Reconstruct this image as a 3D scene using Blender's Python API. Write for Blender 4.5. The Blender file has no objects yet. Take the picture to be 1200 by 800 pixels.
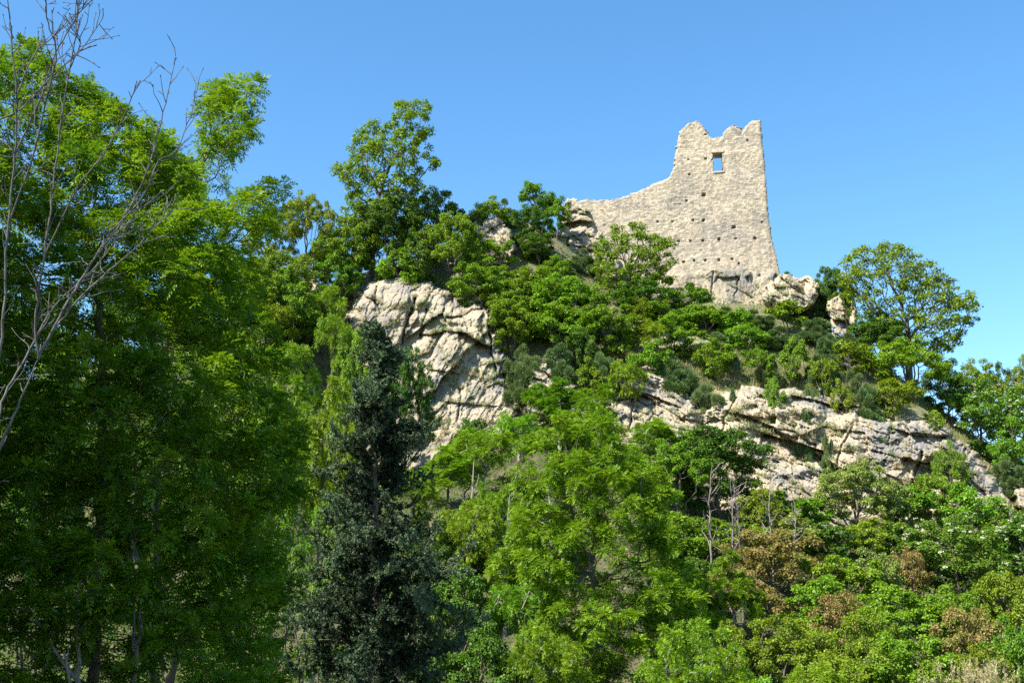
import bpy, math, time
import numpy as np
from math import radians as R
T0 = time.time()
scn = bpy.context.scene
col = scn.collection

# ------------------------------------------------------------------ camera, sky, sun, exposure
LENS, PITCH, EYE = 40.0, R(14.0), 1.7
FPX = LENS / 36.0 * 1200.0
cam_data = bpy.data.cameras.new('camera')
cam_data.lens = LENS; cam_data.sensor_width = 36.0
cam_data.clip_start = 0.1; cam_data.clip_end = 6000
cam = bpy.data.objects.new('camera', cam_data); col.objects.link(cam)
cam.location = (0, 0, EYE); cam.rotation_euler = (R(90) + PITCH, 0, 0)
scn.camera = cam

SUN_AZ = R(52)      # to the left of straight behind the camera
SUN_EL = R(49)
sdir = np.array([-math.sin(SUN_AZ) * math.cos(SUN_EL), -math.cos(SUN_AZ) * math.cos(SUN_EL), math.sin(SUN_EL)])
world = bpy.data.worlds.new('World'); scn.world = world; world.use_nodes = True
wn = world.node_tree.nodes; wl = world.node_tree.links
wn.clear()
wo = wn.new('ShaderNodeOutputWorld'); wb = wn.new('ShaderNodeBackground')
sky = wn.new('ShaderNodeTexSky'); sky.sky_type = 'NISHITA'; sky.sun_disc = False
sky.sun_elevation = SUN_EL
sky.sun_rotation = math.atan2(sdir[0], sdir[1])
sky.air_density = 1.0; sky.dust_density = 0.3; sky.ozone_density = 2.5; sky.altitude = 300
hs = wn.new('ShaderNodeHueSaturation'); hs.inputs['Saturation'].default_value = 1.22
hs.inputs['Hue'].default_value = 0.4945
wl.new(sky.outputs[0], hs.inputs['Color']); wl.new(hs.outputs[0], wb.inputs['Color'])
wb.inputs['Strength'].default_value = 0.115
wl.new(wb.outputs[0], wo.inputs[0])
sun_data = bpy.data.lights.new('sun', 'SUN'); sun_data.energy = 5.0; sun_data.angle = R(0.53)
sun_data.color = (1.0, 0.94, 0.84)
sun = bpy.data.objects.new('sun', sun_data); col.objects.link(sun)
from mathutils import Vector
sun.rotation_euler = Vector((-sdir[0], -sdir[1], -sdir[2])).to_track_quat('-Z', 'Y').to_euler()
scn.view_settings.view_transform = 'Standard'; scn.view_settings.look = 'None'
scn.view_settings.exposure = 1.3; scn.view_settings.gamma = 1.0
scn.view_settings.use_curve_mapping = False
scn.cycles.max_bounces = 7; scn.cycles.diffuse_bounces = 3; scn.cycles.transmission_bounces = 4
scn.cycles.glossy_bounces = 2; scn.cycles.transparent_max_bounces = 4
scn.cycles.use_denoising = False
scn.cycles.sample_clamp_indirect = 6.0

# ------------------------------------------------------------------ helpers
def at(px, py, Y):
    """point at depth Y on the photograph's pixel (arrays allowed)"""
    px = np.asarray(px, float); py = np.asarray(py, float); Y = np.asarray(Y, float)
    u = (px - 600) / FPX; v = (400 - py) / FPX
    dy = math.cos(PITCH) - v * math.sin(PITCH); dz = math.sin(PITCH) + v * math.cos(PITCH)
    t = Y / dy
    return np.stack(np.broadcast_arrays(u * t, Y, EYE + dz * t), -1)

def norm(a):
    return a / np.maximum(np.linalg.norm(a, axis=-1, keepdims=True), 1e-9)

def h01(ix, iy, iz, seed):
    M = np.int64(0xFFFFFFFF)
    h = (ix.astype(np.int64) * 374761393 + iy.astype(np.int64) * 668265263 + iz.astype(np.int64) * 2147483647 + seed * 974634777) & M
    h = ((h ^ (h >> 13)) * 1274126177) & M
    h = ((h ^ (h >> 16)) * 2246822519) & M
    h = (h ^ (h >> 15)) & M
    return h / 4294967295.0

def vnoise(p, seed=0):
    """value noise in [-1,1], p (...,3)"""
    i = np.floor(p).astype(np.int64); f = p - i
    f = f * f * f * (f * (f * 6 - 15) + 10)
    r = 0
    for dx in (0, 1):
        wx = f[..., 0] if dx else 1 - f[..., 0]
        for dy in (0, 1):
            wy = f[..., 1] if dy else 1 - f[..., 1]
            for dz in (0, 1):
                wz = f[..., 2] if dz else 1 - f[..., 2]
                r = r + wx * wy * wz * h01(i[..., 0] + dx, i[..., 1] + dy, i[..., 2] + dz, seed)
    return r * 2 - 1

def fbm(p, seed=0, oct=4, gain=0.5, ridged=False):
    a, s, t = 1.0, 0, 0
    for k in range(oct):
        n = vnoise(p * 2.03 ** k, seed + k * 17)
        if ridged: n = 1 - 2 * np.abs(n)
        s = s + a * n; t += a; a *= gain
    return s / t

def worley(p, seed=0):
    """2-D cells: F1, F2, hash of nearest cell, vector to its point"""
    i = np.floor(p).astype(np.int64)
    F1 = np.full(p.shape[:-1], 9.0); F2 = F1.copy(); H = np.zeros(p.shape[:-1]); V = np.zeros(p.shape)
    z = np.zeros_like(i[..., 0])
    for dx in (-1, 0, 1):
        for dy in (-1, 0, 1):
            cx = i[..., 0] + dx; cy = i[..., 1] + dy
            q = np.stack([cx + h01(cx, cy, z, seed), cy + h01(cx, cy, z, seed + 5)], -1)
            v = p - q; d = np.linalg.norm(v, axis=-1)
            near = d < F1
            F2 = np.where(near, F1, np.minimum(F2, d))
            H = np.where(near, h01(cx, cy, z, seed + 9), H)
            V = np.where(near[..., None], v, V)
            F1 = np.where(near, d, F1)
    return F1, F2, H, V

def seg_dist(P, a, b):
    ab = b - a; t = np.clip(((P - a) @ ab) / max(ab @ ab, 1e-9), 0, 1)
    return np.linalg.norm(P - (a + t[..., None] * ab), axis=-1)

def poly_sd(P, poly):
    """signed distance, positive inside"""
    poly = np.asarray(poly, float); n = len(poly)
    d = np.full(P.shape[:-1], 1e9); ins = np.zeros(P.shape[:-1], bool)
    for k in range(n):
        a, b = poly[k], poly[(k + 1) % n]
        d = np.minimum(d, seg_dist(P, a, b))
        c = (a[1] > P[..., 1]) != (b[1] > P[..., 1])
        xi = (b[0] - a[0]) * (P[..., 1] - a[1]) / (b[1] - a[1] + 1e-12) + a[0]
        ins ^= c & (P[..., 0] < xi)
    return np.where(ins, d, -d)

def line_dist(P, line):
    line = np.asarray(line, float); d = np.full(P.shape[:-1], 1e9)
    for a, b in zip(line[:-1], line[1:]): d = np.minimum(d, seg_dist(P, a, b))
    return d

def mesh_np(name, V, F, tint=None, smooth=True):
    V = np.ascontiguousarray(V, np.float32).reshape(-1, 3); F = np.ascontiguousarray(F, np.int32)
    k = F.shape[1]; n = len(F)
    me = bpy.data.meshes.new(name)
    me.vertices.add(len(V)); me.vertices.foreach_set('co', V.ravel())
    me.loops.add(n * k); me.loops.foreach_set('vertex_index', F.ravel())
    me.polygons.add(n); me.polygons.foreach_set('loop_start', np.arange(0, n * k, k, dtype=np.int32))
    if tint is not None:
        a = me.attributes.new('tint', 'FLOAT', 'FACE' if len(tint) == n and len(tint) != len(V) else 'POINT')
        a.data.foreach_set('value', np.ascontiguousarray(tint, np.float32))
    me.update(calc_edges=True)
    if not smooth: me.shade_flat()
    return me

def link(name, me, mat=None, parent=None):
    o = bpy.data.objects.new(name, me); col.objects.link(o)
    if mat is not None and not me.materials: me.materials.append(mat)
    if parent is not None: o.parent = parent
    return o

def tag(o, label=None, cat=None, group=None, kind=None):
    if label: o['label'] = label
    if cat: o['category'] = cat
    if group: o['group'] = group
    if kind: o['kind'] = kind
    return o

def empty(name, loc, label, cat, group=None):
    o = bpy.data.objects.new(name, None); col.objects.link(o)
    o.location = tuple(float(c) for c in loc); o.empty_display_size = 0.5
    return tag(o, label, cat, group)

# ------------------------------------------------------------------ materials
def new_mat(name):
    m = bpy.data.materials.new(name); m.use_nodes = True
    m.node_tree.nodes.clear()
    return m, m.node_tree.nodes, m.node_tree.links

def mixrgb(N, L, a, b, fac, mode='MIX'):
    n = N.new('ShaderNodeMix'); n.data_type = 'RGBA'; n.blend_type = mode
    for s, v in ((n.inputs[0], fac), (n.inputs[6], a), (n.inputs[7], b)):
        if hasattr(v, 'is_linked'): L.new(v, s)
        elif isinstance(v, (int, float)): s.default_value = v
        else: s.default_value = (*v, 1)
    return n.outputs[2]

def leaf_mat(name, a, b, trans=0.38, gloss=0.018, tcol=(1.25, 1.15, 0.5), vary=0.12):
    m, N, L = new_mat(name)
    at_ = N.new('ShaderNodeAttribute'); at_.attribute_name = 'tint'
    oi = N.new('ShaderNodeObjectInfo')
    c = mixrgb(N, L, a, b, at_.outputs['Fac'])
    h = N.new('ShaderNodeHueSaturation')
    mr = N.new('ShaderNodeMapRange'); mr.inputs[3].default_value = 0.5 - vary * 0.16; mr.inputs[4].default_value = 0.5 + vary * 0.10
    L.new(oi.outputs['Random'], mr.inputs[0]); L.new(mr.outputs[0], h.inputs['Hue'])
    mv = N.new('ShaderNodeMapRange'); mv.inputs[3].default_value = 1 - vary; mv.inputs[4].default_value = 1 + vary
    mm = N.new('ShaderNodeMath'); mm.operation = 'FRACT'
    m2 = N.new('ShaderNodeMath'); m2.operation = 'MULTIPLY'; m2.inputs[1].default_value = 7.31
    L.new(oi.outputs['Random'], m2.inputs[0]); L.new(m2.outputs[0], mm.inputs[0]); L.new(mm.outputs[0], mv.inputs[0])
    L.new(mv.outputs[0], h.inputs['Value']); L.new(c, h.inputs['Color'])
    tc = mixrgb(N, L, h.outputs[0], tcol, 1.0, 'MULTIPLY')
    d = N.new('ShaderNodeBsdfDiffuse'); t = N.new('ShaderNodeBsdfTranslucent'); g = N.new('ShaderNodeBsdfGlossy')
    L.new(h.outputs[0], d.inputs[0]); L.new(tc, t.inputs[0])
    g.inputs['Roughness'].default_value = 0.5; g.inputs[0].default_value = (0.9, 0.95, 0.9, 1)
    s1 = N.new('ShaderNodeMixShader'); s1.inputs[0].default_value = trans
    L.new(d.outputs[0], s1.inputs[1]); L.new(t.outputs[0], s1.inputs[2])
    s2 = N.new('ShaderNodeMixShader'); s2.inputs[0].default_value = gloss
    L.new(s1.outputs[0], s2.inputs[1]); L.new(g.outputs[0], s2.inputs[2])
    o = N.new('ShaderNodeOutputMaterial'); L.new(s2.outputs[0], o.inputs[0])
    return m

def noise(N, L, scale, detail=4, rough=0.55, vec=None, dist=0.0):
    n = N.new('ShaderNodeTexNoise'); n.inputs['Scale'].default_value = scale; n.inputs['Detail'].default_value = detail
    n.inputs['Roughness'].default_value = rough; n.inputs['Distortion'].default_value = dist
    if vec is not None: L.new(vec, n.inputs['Vector'])
    return n.outputs['Fac']

def ramp(N, L, fac, p0, p1):
    r = N.new('ShaderNodeMapRange'); r.inputs[1].default_value = p0; r.inputs[2].default_value = p1
    L.new(fac, r.inputs[0]); return r.outputs[0]

def rock_mat(name, cream, grey, ochre, g0, g1, tintw=0.25, streak=0.6):
    m, N, L = new_mat(name)
    tc = N.new('ShaderNodeTexCoord'); v = tc.outputs['Object']
    at_ = N.new('ShaderNodeAttribute'); at_.attribute_name = 'tint'
    big = noise(N, L, 0.22, 5, 0.6, v, 0.6); mid = noise(N, L, 1.1, 6, 0.65, v, 0.3); fine = noise(N, L, 6.0, 5, 0.7, v)
    c = mixrgb(N, L, cream, grey, ramp(N, L, big, g0, g1))
    c = mixrgb(N, L, c, ochre, ramp(N, L, mid, 0.58, 0.78))
    ad = N.new('ShaderNodeMath'); ad.operation = 'MULTIPLY_ADD'; ad.inputs[1].default_value = tintw; ad.inputs[2].default_value = 1 - tintw * 0.5
    L.new(at_.outputs['Fac'], ad.inputs[0])
    br = N.new('ShaderNodeMath'); br.operation = 'MULTIPLY_ADD'; br.inputs[1].default_value = 0.9; br.inputs[2].default_value = 0.55
    L.new(fine, br.inputs[0])
    mu = N.new('ShaderNodeMath'); mu.operation = 'MULTIPLY'; L.new(ad.outputs[0], mu.inputs[0]); L.new(br.outputs[0], mu.inputs[1])
    hv = N.new('ShaderNodeHueSaturation'); L.new(c, hv.inputs['Color']); L.new(mu.outputs[0], hv.inputs['Value'])
    lich = noise(N, L, 3.1, 5, 0.7, v)
    c2 = mixrgb(N, L, hv.outputs[0], (0.10, 0.092, 0.08), ramp(N, L, lich, 0.57, 0.74))
    mp = N.new('ShaderNodeMapping'); mp.inputs['Scale'].default_value = (1.3, 1.3, 0.11); L.new(v, mp.inputs[0])
    sm = N.new('ShaderNodeMath'); sm.operation = 'MULTIPLY'; sm.inputs[1].default_value = streak
    L.new(ramp(N, L, noise(N, L, 1.0, 6, 0.7, mp.outputs[0], 0.4), 0.50, 0.68), sm.inputs[0])
    c2 = mixrgb(N, L, c2, (0.125, 0.112, 0.095), sm.outputs[0])
    b = N.new('ShaderNodeBsdfPrincipled'); b.inputs['Roughness'].default_value = 0.92
    b.inputs['Specular IOR Level'].default_value = 0.2
    L.new(c2, b.inputs['Base Color'])
    bp = N.new('ShaderNodeBump'); bp.inputs['Strength'].default_value = 0.4; bp.inputs['Distance'].default_value = 0.10
    hgt = noise(N, L, 4.0, 8, 0.72, v); L.new(hgt, bp.inputs['Height']); L.new(bp.outputs[0], b.inputs['Normal'])
    o = N.new('ShaderNodeOutputMaterial'); L.new(b.outputs[0], o.inputs[0])
    return m

def bark_mat(name, a, b_, scale=6):
    m, N, L = new_mat(name)
    tc = N.new('ShaderNodeTexCoord'); mp = N.new('ShaderNodeMapping'); mp.inputs['Scale'].default_value = (1, 1, 0.3)
    L.new(tc.outputs['Object'], mp.inputs[0])
    c = mixrgb(N, L, a, b_, ramp(N, L, noise(N, L, scale, 6, 0.7, mp.outputs[0]), 0.35, 0.65))
    b = N.new('ShaderNodeBsdfPrincipled'); b.inputs['Roughness'].default_value = 0.9; L.new(c, b.inputs['Base Color'])
    bp = N.new('ShaderNodeBump'); bp.inputs['Strength'].default_value = 0.5; bp.inputs['Distance'].default_value = 0.03
    L.new(noise(N, L, scale * 3, 6, 0.7, mp.outputs[0]), bp.inputs['Height']); L.new(bp.outputs[0], b.inputs['Normal'])
    o = N.new('ShaderNodeOutputMaterial'); L.new(b.outputs[0], o.inputs[0])
    return m

def ground_mat():
    m, N, L = new_mat('hillside_soil')
    tc = N.new('ShaderNodeTexCoord'); v = tc.outputs['Object']
    c = mixrgb(N, L, (0.05, 0.05, 0.02), (0.16, 0.12, 0.07), ramp(N, L, noise(N, L, 0.35, 6, 0.65, v), 0.4, 0.66))
    c = mixrgb(N, L, c, (0.05, 0.075, 0.02), ramp(N, L, noise(N, L, 1.3, 5, 0.7, v), 0.45, 0.6))
    at_ = N.new('ShaderNodeAttribute'); at_.attribute_name = 'tint'
    dry = mixrgb(N, L, (0.15, 0.16, 0.07), (0.27, 0.25, 0.14), ramp(N, L, noise(N, L, 0.8, 6, 0.7, v), 0.35, 0.65))
    c = mixrgb(N, L, c, dry, at_.outputs['Fac'])
    b = N.new('ShaderNodeBsdfPrincipled'); b.inputs['Roughness'].default_value = 1.0; L.new(c, b.inputs['Base Color'])
    bp = N.new('ShaderNodeBump'); bp.inputs['Strength'].default_value = 0.8; bp.inputs['Distance'].default_value = 0.3
    L.new(noise(N, L, 2.0, 8, 0.7, v), bp.inputs['Height']); L.new(bp.outputs[0], b.inputs['Normal'])
    o = N.new('ShaderNodeOutputMaterial'); L.new(b.outputs[0], o.inputs[0])
    return m

LM = {
 'ash_dark':  leaf_mat('ash_leaf', (0.050, 0.138, 0.006), (0.170, 0.290, 0.012), 0.42),
 'ash':       leaf_mat('young_ash_leaf', (0.080, 0.200, 0.008), (0.195, 0.360, 0.016), 0.33),
 'lime':      leaf_mat('yellow_ash_leaf', (0.130, 0.240, 0.012), (0.235, 0.350, 0.020), 0.33),
 'maple':     leaf_mat('maple_leaf', (0.095, 0.215, 0.012), (0.190, 0.340, 0.022), 0.33),
 'deep':      leaf_mat('shade_leaf', (0.050, 0.125, 0.012), (0.105, 0.200, 0.020), 0.33),  # deep green leaf; its darkness also paints in shade on shadowed plants
 'oak':       leaf_mat('oak_leaf', (0.105, 0.195, 0.010), (0.210, 0.305, 0.018), 0.33),
 'oak_gold':  leaf_mat('golden_oak_leaf', (0.120, 0.205, 0.014), (0.210, 0.300, 0.022), 0.33),
 'catkin':    leaf_mat('pale_catkin_leaf', (0.155, 0.235, 0.045), (0.265, 0.340, 0.080), 0.30),
 'red':       leaf_mat('reddish_leaf', (0.150, 0.185, 0.026), (0.330, 0.220, 0.095), 0.33),
 'broom':     leaf_mat('broom_stem', (0.070, 0.125, 0.034), (0.150, 0.225, 0.072), 0.25, 0.02, (1.1, 1.1, 0.7)),
 'elder':     leaf_mat('elder_leaf', (0.085, 0.195, 0.020), (0.160, 0.290, 0.034), 0.33),
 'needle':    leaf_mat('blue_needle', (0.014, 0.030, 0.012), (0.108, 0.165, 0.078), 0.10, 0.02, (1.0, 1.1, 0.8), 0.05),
 'straw':     leaf_mat('dry_grass_blade', (0.26, 0.235, 0.11), (0.44, 0.38, 0.22), 0.3, 0.02),
 'grass':     leaf_mat('green_grass_blade', (0.13, 0.20, 0.06), (0.28, 0.33, 0.13), 0.3, 0.02),
 'cover':     leaf_mat('ground_cover_leaf', (0.050, 0.115, 0.012), (0.140, 0.200, 0.024), 0.33),
 'blossom':   leaf_mat('cream_blossom', (0.40, 0.41, 0.25), (0.58, 0.57, 0.40), 0.2, 0.0, (1, 1, 0.8)),
}
ROCK_CREAM = rock_mat('pale_limestone', (0.325, 0.278, 0.195), (0.185, 0.172, 0.148), (0.30, 0.222, 0.112), 0.46, 0.60)
ROCK_GREY = rock_mat('grey_limestone', (0.35, 0.293, 0.20), (0.20, 0.186, 0.165), (0.33, 0.24, 0.12), 0.47, 0.60, 0.25, 0.38)
MASONRY = rock_mat('rubble_masonry', (0.40, 0.338, 0.245), (0.285, 0.25, 0.20), (0.385, 0.27, 0.165), 0.46, 0.62, 0.55, 0.42)
BARK = bark_mat('grey_brown_bark', (0.055, 0.045, 0.035), (0.13, 0.11, 0.07))
BARK_PALE = bark_mat('pale_grey_bark', (0.17, 0.155, 0.13), (0.34, 0.315, 0.28))
BARK_DRY = bark_mat('bleached_dead_bark', (0.11, 0.09, 0.075), (0.24, 0.205, 0.17))

# ------------------------------------------------------------------ terrain: one sheet, shaped by surveyed points
CTRL = []
def cp(px, py, Y): CTRL.append(tuple(at(px, py, Y)))
for px, prof in {
    -250: [(560, 100), (560, 125)],
    0:    [(470, 108), (455, 120)],
    150:  [(440, 106), (425, 118)],
    280:  [(400, 103), (380, 110), (375, 118)],
    360:  [(580, 90), (440, 97), (385, 104), (350, 111)],
    430:  [(585, 88), (535, 101), (345, 108.5), (326, 112), (320, 117)],
    500:  [(585, 88), (545, 100), (345, 109), (325, 114), (300, 121)],
    570:  [(585, 86), (545, 99.5), (380, 107), (340, 111), (266, 122)],
    625:  [(580, 86), (520, 98), (440, 103), (405, 106), (320, 115), (258, 125)],
    690:  [(585, 85), (540, 97), (455, 104), (425, 106), (355, 115), (320, 131)],
    760:  [(600, 84), (550, 97), (448, 104.5), (418, 107), (368, 118), (350, 129)],
    850:  [(625, 84), (580, 96), (468, 102.5), (438, 106), (368, 119), (352, 125)],
    940:  [(635, 83), (600, 95), (474, 102), (447, 105), (385, 117), (362, 123)],
    1020: [(645, 82), (625, 94), (500, 101.5), (464, 105), (424, 114), (416, 120)],
    1100: [(655, 81), (635, 93), (522, 100.5), (494, 105), (480, 112)],
    1170: [(660, 80), (650, 92), (588, 99), (558, 104), (535, 112)],
    1280: [(670, 79), (650, 90), (625, 98), (605, 106), (595, 114)],
}.items():
    for py, Y in prof: cp(px, py, Y)
for X in (-160, -110, -60, -30, 0, 30, 60, 110, 160):
    for Y, z in ((-40, 0), (8, 0), (18, -0.6), (30, -3.5), (45, -5.5), (58, -4.0), (70, 0.2), (78, 4.0)):
        k = max(0.15, 1 - (abs(X) / 150) ** 2)
        CTRL.append((X * (0.5 + 0.5 * Y / 78) if Y > 0 else X, Y, z * k))
for X, Y, z in ((-140, 100, 12), (-140, 150, 10), (-70, 150, 18), (-30, 145, 25), (0, 150, 29), (30, 150, 27), (60, 145, 16),
                (100, 130, 4), (140, 100, 2), (140, 150, 2), (-40, 190, 8), (0, 200, 8), (40, 200, 8), (90, 190, 3), (-120, 200, 5),
                (-260, 100, 2), (260, 100, 0), (-260, 260, 0), (0, 280, 0), (260, 260, 0), (0, -200, 0), (-260, -150, 0), (260, -150, 0)):
    CTRL.append((X, Y, z))
CT = np.array(CTRL)
def _fit():
    D = np.linalg.norm(CT[:, None, :2] - CT[None, :, :2], axis=-1); n = len(CT)
    A = np.zeros((n + 3, n + 3)); A[:n, :n] = D - np.eye(n) * 0.15
    A[:n, n] = 1; A[:n, n + 1:] = CT[:, :2]; A[n, :n] = 1; A[n + 1:, :n] = CT[:, :2].T
    return np.linalg.solve(A, np.r_[CT[:, 2], 0, 0, 0])
WT = _fit()
def gz(x, y):
    x = np.atleast_1d(np.asarray(x, float)); y = np.atleast_1d(np.asarray(y, float)); sh = x.shape
    P = np.stack([x.ravel(), y.ravel()], -1); out = np.empty(len(P))
    for k in range(0, len(P), 20000):
        q = P[k:k + 20000]
        D = np.linalg.norm(q[:, None] - CT[None, :, :2], axis=-1)
        out[k:k + 20000] = D @ WT[:-3] + WT[-3] + q @ WT[-2:]
    r = np.linalg.norm(P - np.array([0, 60]), axis=1)
    fade = np.clip((r - 190) / 90, 0, 1); fade = fade * fade * (3 - 2 * fade)
    out = np.maximum(out, -7) * (1 - fade)
    q3 = np.stack([P[:, 0] * 0.25, P[:, 1] * 0.25, np.zeros(len(P))], -1)
    out = out + 0.35 * fbm(q3, 3, 3) * np.clip(out / 6, 0, 1)
    return out.reshape(sh)
def axis(segs):
    a = [np.arange(lo, hi, st) for lo, hi, st in segs]
    return np.concatenate(a)
gx = axis([(-3000, -300, 270), (-300, -100, 10), (-100, 100, 1.0), (100, 300, 10), (300, 3001, 270)])
gy = axis([(-2000, -200, 200), (-200, 30, 10), (30, 140, 0.8), (140, 300, 8), (300, 4301, 400)])
GX, GY = np.meshgrid(gx, gy)
GZ = gz(GX, GY)
def grid_faces(nr, nc):
    i = np.arange(nr * nc).reshape(nr, nc)
    return np.stack([i[:-1, :-1], i[:-1, 1:], i[1:, 1:], i[1:, :-1]], -1).reshape(-1, 4)
_dry = np.clip(1 - np.maximum(np.abs(GX - 27) / 17, np.abs(GY - 105) / 11) ** 3, 0, 1) + 0.5 * np.clip((GY - 100) / 15, 0, 1)
hill = link('hillside', mesh_np('hillside', np.stack([GX, GY, GZ], -1), grid_faces(len(gy), len(gx)), _dry.ravel()), ground_mat())
tag(hill, 'wooded castle hill rising from flat ground', 'hill', None, 'structure')

# ------------------------------------------------------------------ rock outcrops
def terrain_depth(xs, ys, y0=70, y1=140):
    """depth at which the sight lines of a grid meet the hillside (coarse, then interpolated)"""
    cx = np.linspace(xs[0], xs[-1], max(3, int((xs[-1] - xs[0]) / 9))); cy = np.linspace(ys[0], ys[-1], max(3, int((ys[-1] - ys[0]) / 9)))
    A, B = np.meshgrid(cx, cy); best = np.full(A.shape, np.nan)
    for Yk in np.linspace(y0, y1, 71):
        w = at(A, B, np.full(A.shape, Yk)); hit = np.isnan(best) & (w[..., 2] < gz(w[..., 0], w[..., 1])); best[hit] = Yk
    fx = np.interp(xs, cx, np.arange(len(cx))); fy = np.interp(ys, cy, np.arange(len(cy)))
    miss = np.isnan(best).astype(float)
    for r in range(len(cy) - 2, -1, -1): best[r] = np.where(np.isnan(best[r]), best[r + 1] + 1.2, best[r])
    best = np.where(np.isnan(best), y1, best)
    ix = np.minimum(fx.astype(int), len(cx) - 2); iy = np.minimum(fy.astype(int), len(cy) - 2); tx = (fx - ix)[None]; ty = (fy - iy)[:, None]
    def bil(F):
        g = lambda a, b: F[np.ix_(iy + a, ix + b)]
        return (g(0, 0) * (1 - tx) + g(0, 1) * tx) * (1 - ty) + (g(1, 0) * (1 - tx) + g(1, 1) * tx) * ty
    return bil(best), bil(miss) > 0.5

LEDGE = []
def outcrop(name, label, poly, Yf, mat, step=0.9, seed=1, dip=0.4, cell=34, amp=1.0, cracks=(), ledges=(), hollows=(), round_px=14, rough=1.0, pit=0.0, out=3.2, cat='rock', tint_amp=1.0, group=None):
    poly = np.array(poly, float)
    if np.ptp(poly, 0).min() < 75: round_px, out = 5, 5.5
    lo = poly.min(0) - 12; hi = poly.max(0) + 12
    xs = np.arange(lo[0], hi[0], step); ys = np.arange(lo[1], hi[1], step)
    PX, PY = np.meshgrid(xs, ys); P = np.stack([PX, PY], -1)
    P3 = np.stack([PX, PY, np.zeros_like(PX) + seed * 3.7], -1)
    Q = P + 7.0 * np.stack([fbm(P3 / 20, seed, 4, 0.6), fbm(P3 / 20, seed + 40, 4, 0.6)], -1)
    sd = poly_sd(Q, poly)
    Y = Yf(PX, PY)
    mpp = Y / FPX                                  # metres per photo pixel here
    c, s = math.cos(dip), math.sin(dip)
    U = np.stack([(P[..., 0] * c + P[..., 1] * s), (-P[..., 0] * s + P[..., 1] * c)], -1)
    wob = 4.5 * np.stack([fbm(P3 / 18, seed + 7, 3), fbm(P3 / 18, seed + 8, 3)], -1)
    d = np.zeros_like(PX); tint = np.zeros_like(PX) + 0.5
    for k, (sc, a, ck) in enumerate(((1.0, 1.0, 0.12), (0.5, 0.48 * rough, 0.05 * rough), (0.24, 0.26 * rough, 0.03 * rough), (0.11, 0.16 * rough, 0.02 * rough), (0.055, 0.09 * rough, 0.0))):
        cs = cell * sc
        q = (U + wob * (1 if k == 0 else 0.6)) / np.array([cs * 1.35, cs * 0.72])
        F1, F2, H, V = worley(q, seed + 11 * k)
        e = np.clip((F2 - F1) / 0.07, 0, 1)
        tilt = V[..., 0] * (H * 3.7 % 1 - 0.5) * 0.9 + V[..., 1] * (0.25 + (H * 7.9 % 1) * 0.6)
        d = d + amp * a * ((H - 0.5) * 1.5 - tilt * 0.9) + amp * ck * (1 - e)
        tint = tint + tint_amp * (H - 0.5) * (0.45, 0.4, 0.35, 0.3, 0.2)[k]
    st = U[..., 1] / (cell * 0.30) + 0.9 * fbm(P3 / 30, seed + 60, 3)
    saw = st - np.floor(st)
    d = d + amp * rough * 0.13 * (saw - 0.5) * (0.5 + 0.5 * fbm(P3 / 40, seed + 61, 2))
    d = d + amp * (1.1 * fbm(P3 / 48, seed + 21, 3) - 0.10 * rough * fbm(P3 / 11, seed + 31, 4, 0.6, True) + 0.12 * (0.5 + 0.5 * rough) * fbm(P3 / 2.2, seed + 33, 3, 0.7))
    F1, F2, H, V = worley(U / np.array([9.0, 5.0]) + 0.9 * np.stack([fbm(P3 / 4, seed + 97, 3), fbm(P3 / 4, seed + 98, 3)], -1), seed + 90)
    pits = (H > 1 - 0.45 * pit) & (fbm(P3 / 25, seed + 92, 2) > -0.05)
    d = d + amp * 0.55 * np.where(pits, np.clip(1 - F1 / 0.42, 0, 1), 0)
    for line, w, a in cracks:
        L_ = line_dist(P + wob * 0.55 + 1.6 * np.stack([fbm(P3 / 5, seed + 78, 3), fbm(P3 / 5, seed + 79, 3)], -1), line); d = d + 0.75 * a * np.exp(-(L_ / (0.62 * w)) ** 2) * np.clip(0.75 + 0.7 * fbm(P3 / 12, seed + 77, 2), 0, 1)
    for line, Ld, a in ledges:
        ln = np.array(line, float)
        xw = P[..., 0] + wob[..., 0] * 0.4; yl = np.interp(xw, ln[:, 0], ln[:, 1])
        t = (P[..., 1] + wob[..., 1] * 0.3 - yl); m = (xw > ln[0, 0]) & (xw < ln[-1, 0])
        endf = np.clip(np.minimum(xw - ln[0, 0], ln[-1, 0] - xw) / 3, 0, 1)
        d = d + np.where(m & (t > 0), a * endf * np.clip(1 - t / Ld, 0, 1), 0)
        d = d - np.where(m & (t <= 0), 0.22 * a * endf * np.clip(1 + t / (Ld * 0.7), 0, 1), 0)
    for cx, cy, rx, ry, a in hollows:
        r2 = ((P[..., 0] + wob[..., 0] - cx) / rx) ** 2 + ((P[..., 1] + wob[..., 1] - cy) / ry) ** 2
        d = d + a * np.clip(1 - r2, 0, 1) ** 0.7
    TD, skyl = terrain_depth(xs, ys)
    Y = np.maximum(Y, TD - out)
    sdn = sd + (7 if round_px > 6 else 3) * fbm(P3 / 9, seed + 120, 4, 0.6)
    e = np.clip(sdn / (round_px * (1 + 0.8 * fbm(P3 / 30, seed + 121, 2))), 0, 1); e = 1 - (1 - e) ** 2.2
    gap = np.clip(TD - Y, 0.0, 9.0); gap = np.where(skyl, np.minimum(gap, 1.5), gap)      # how far the rock stands out of the hillside
    Yd = Y + d * (0.35 + 0.65 * e) + gap * (1 - e) + np.maximum(0, -sdn) * mpp * 2.5 * (1 - e) - 0.15 * e
    W = at(PX, PY, Yd)
    nn = norm(np.cross(np.gradient(W, axis=1), np.gradient(W, axis=0)))
    LEDGE.append(W[(nn[..., 2] > 0.5) & (sd > 1)])
    F = grid_faces(len(ys), len(xs))
    keep = (np.where(skyl, sdn - 0.5, sd + 10).ravel()[F] > 0).all(1)
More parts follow.
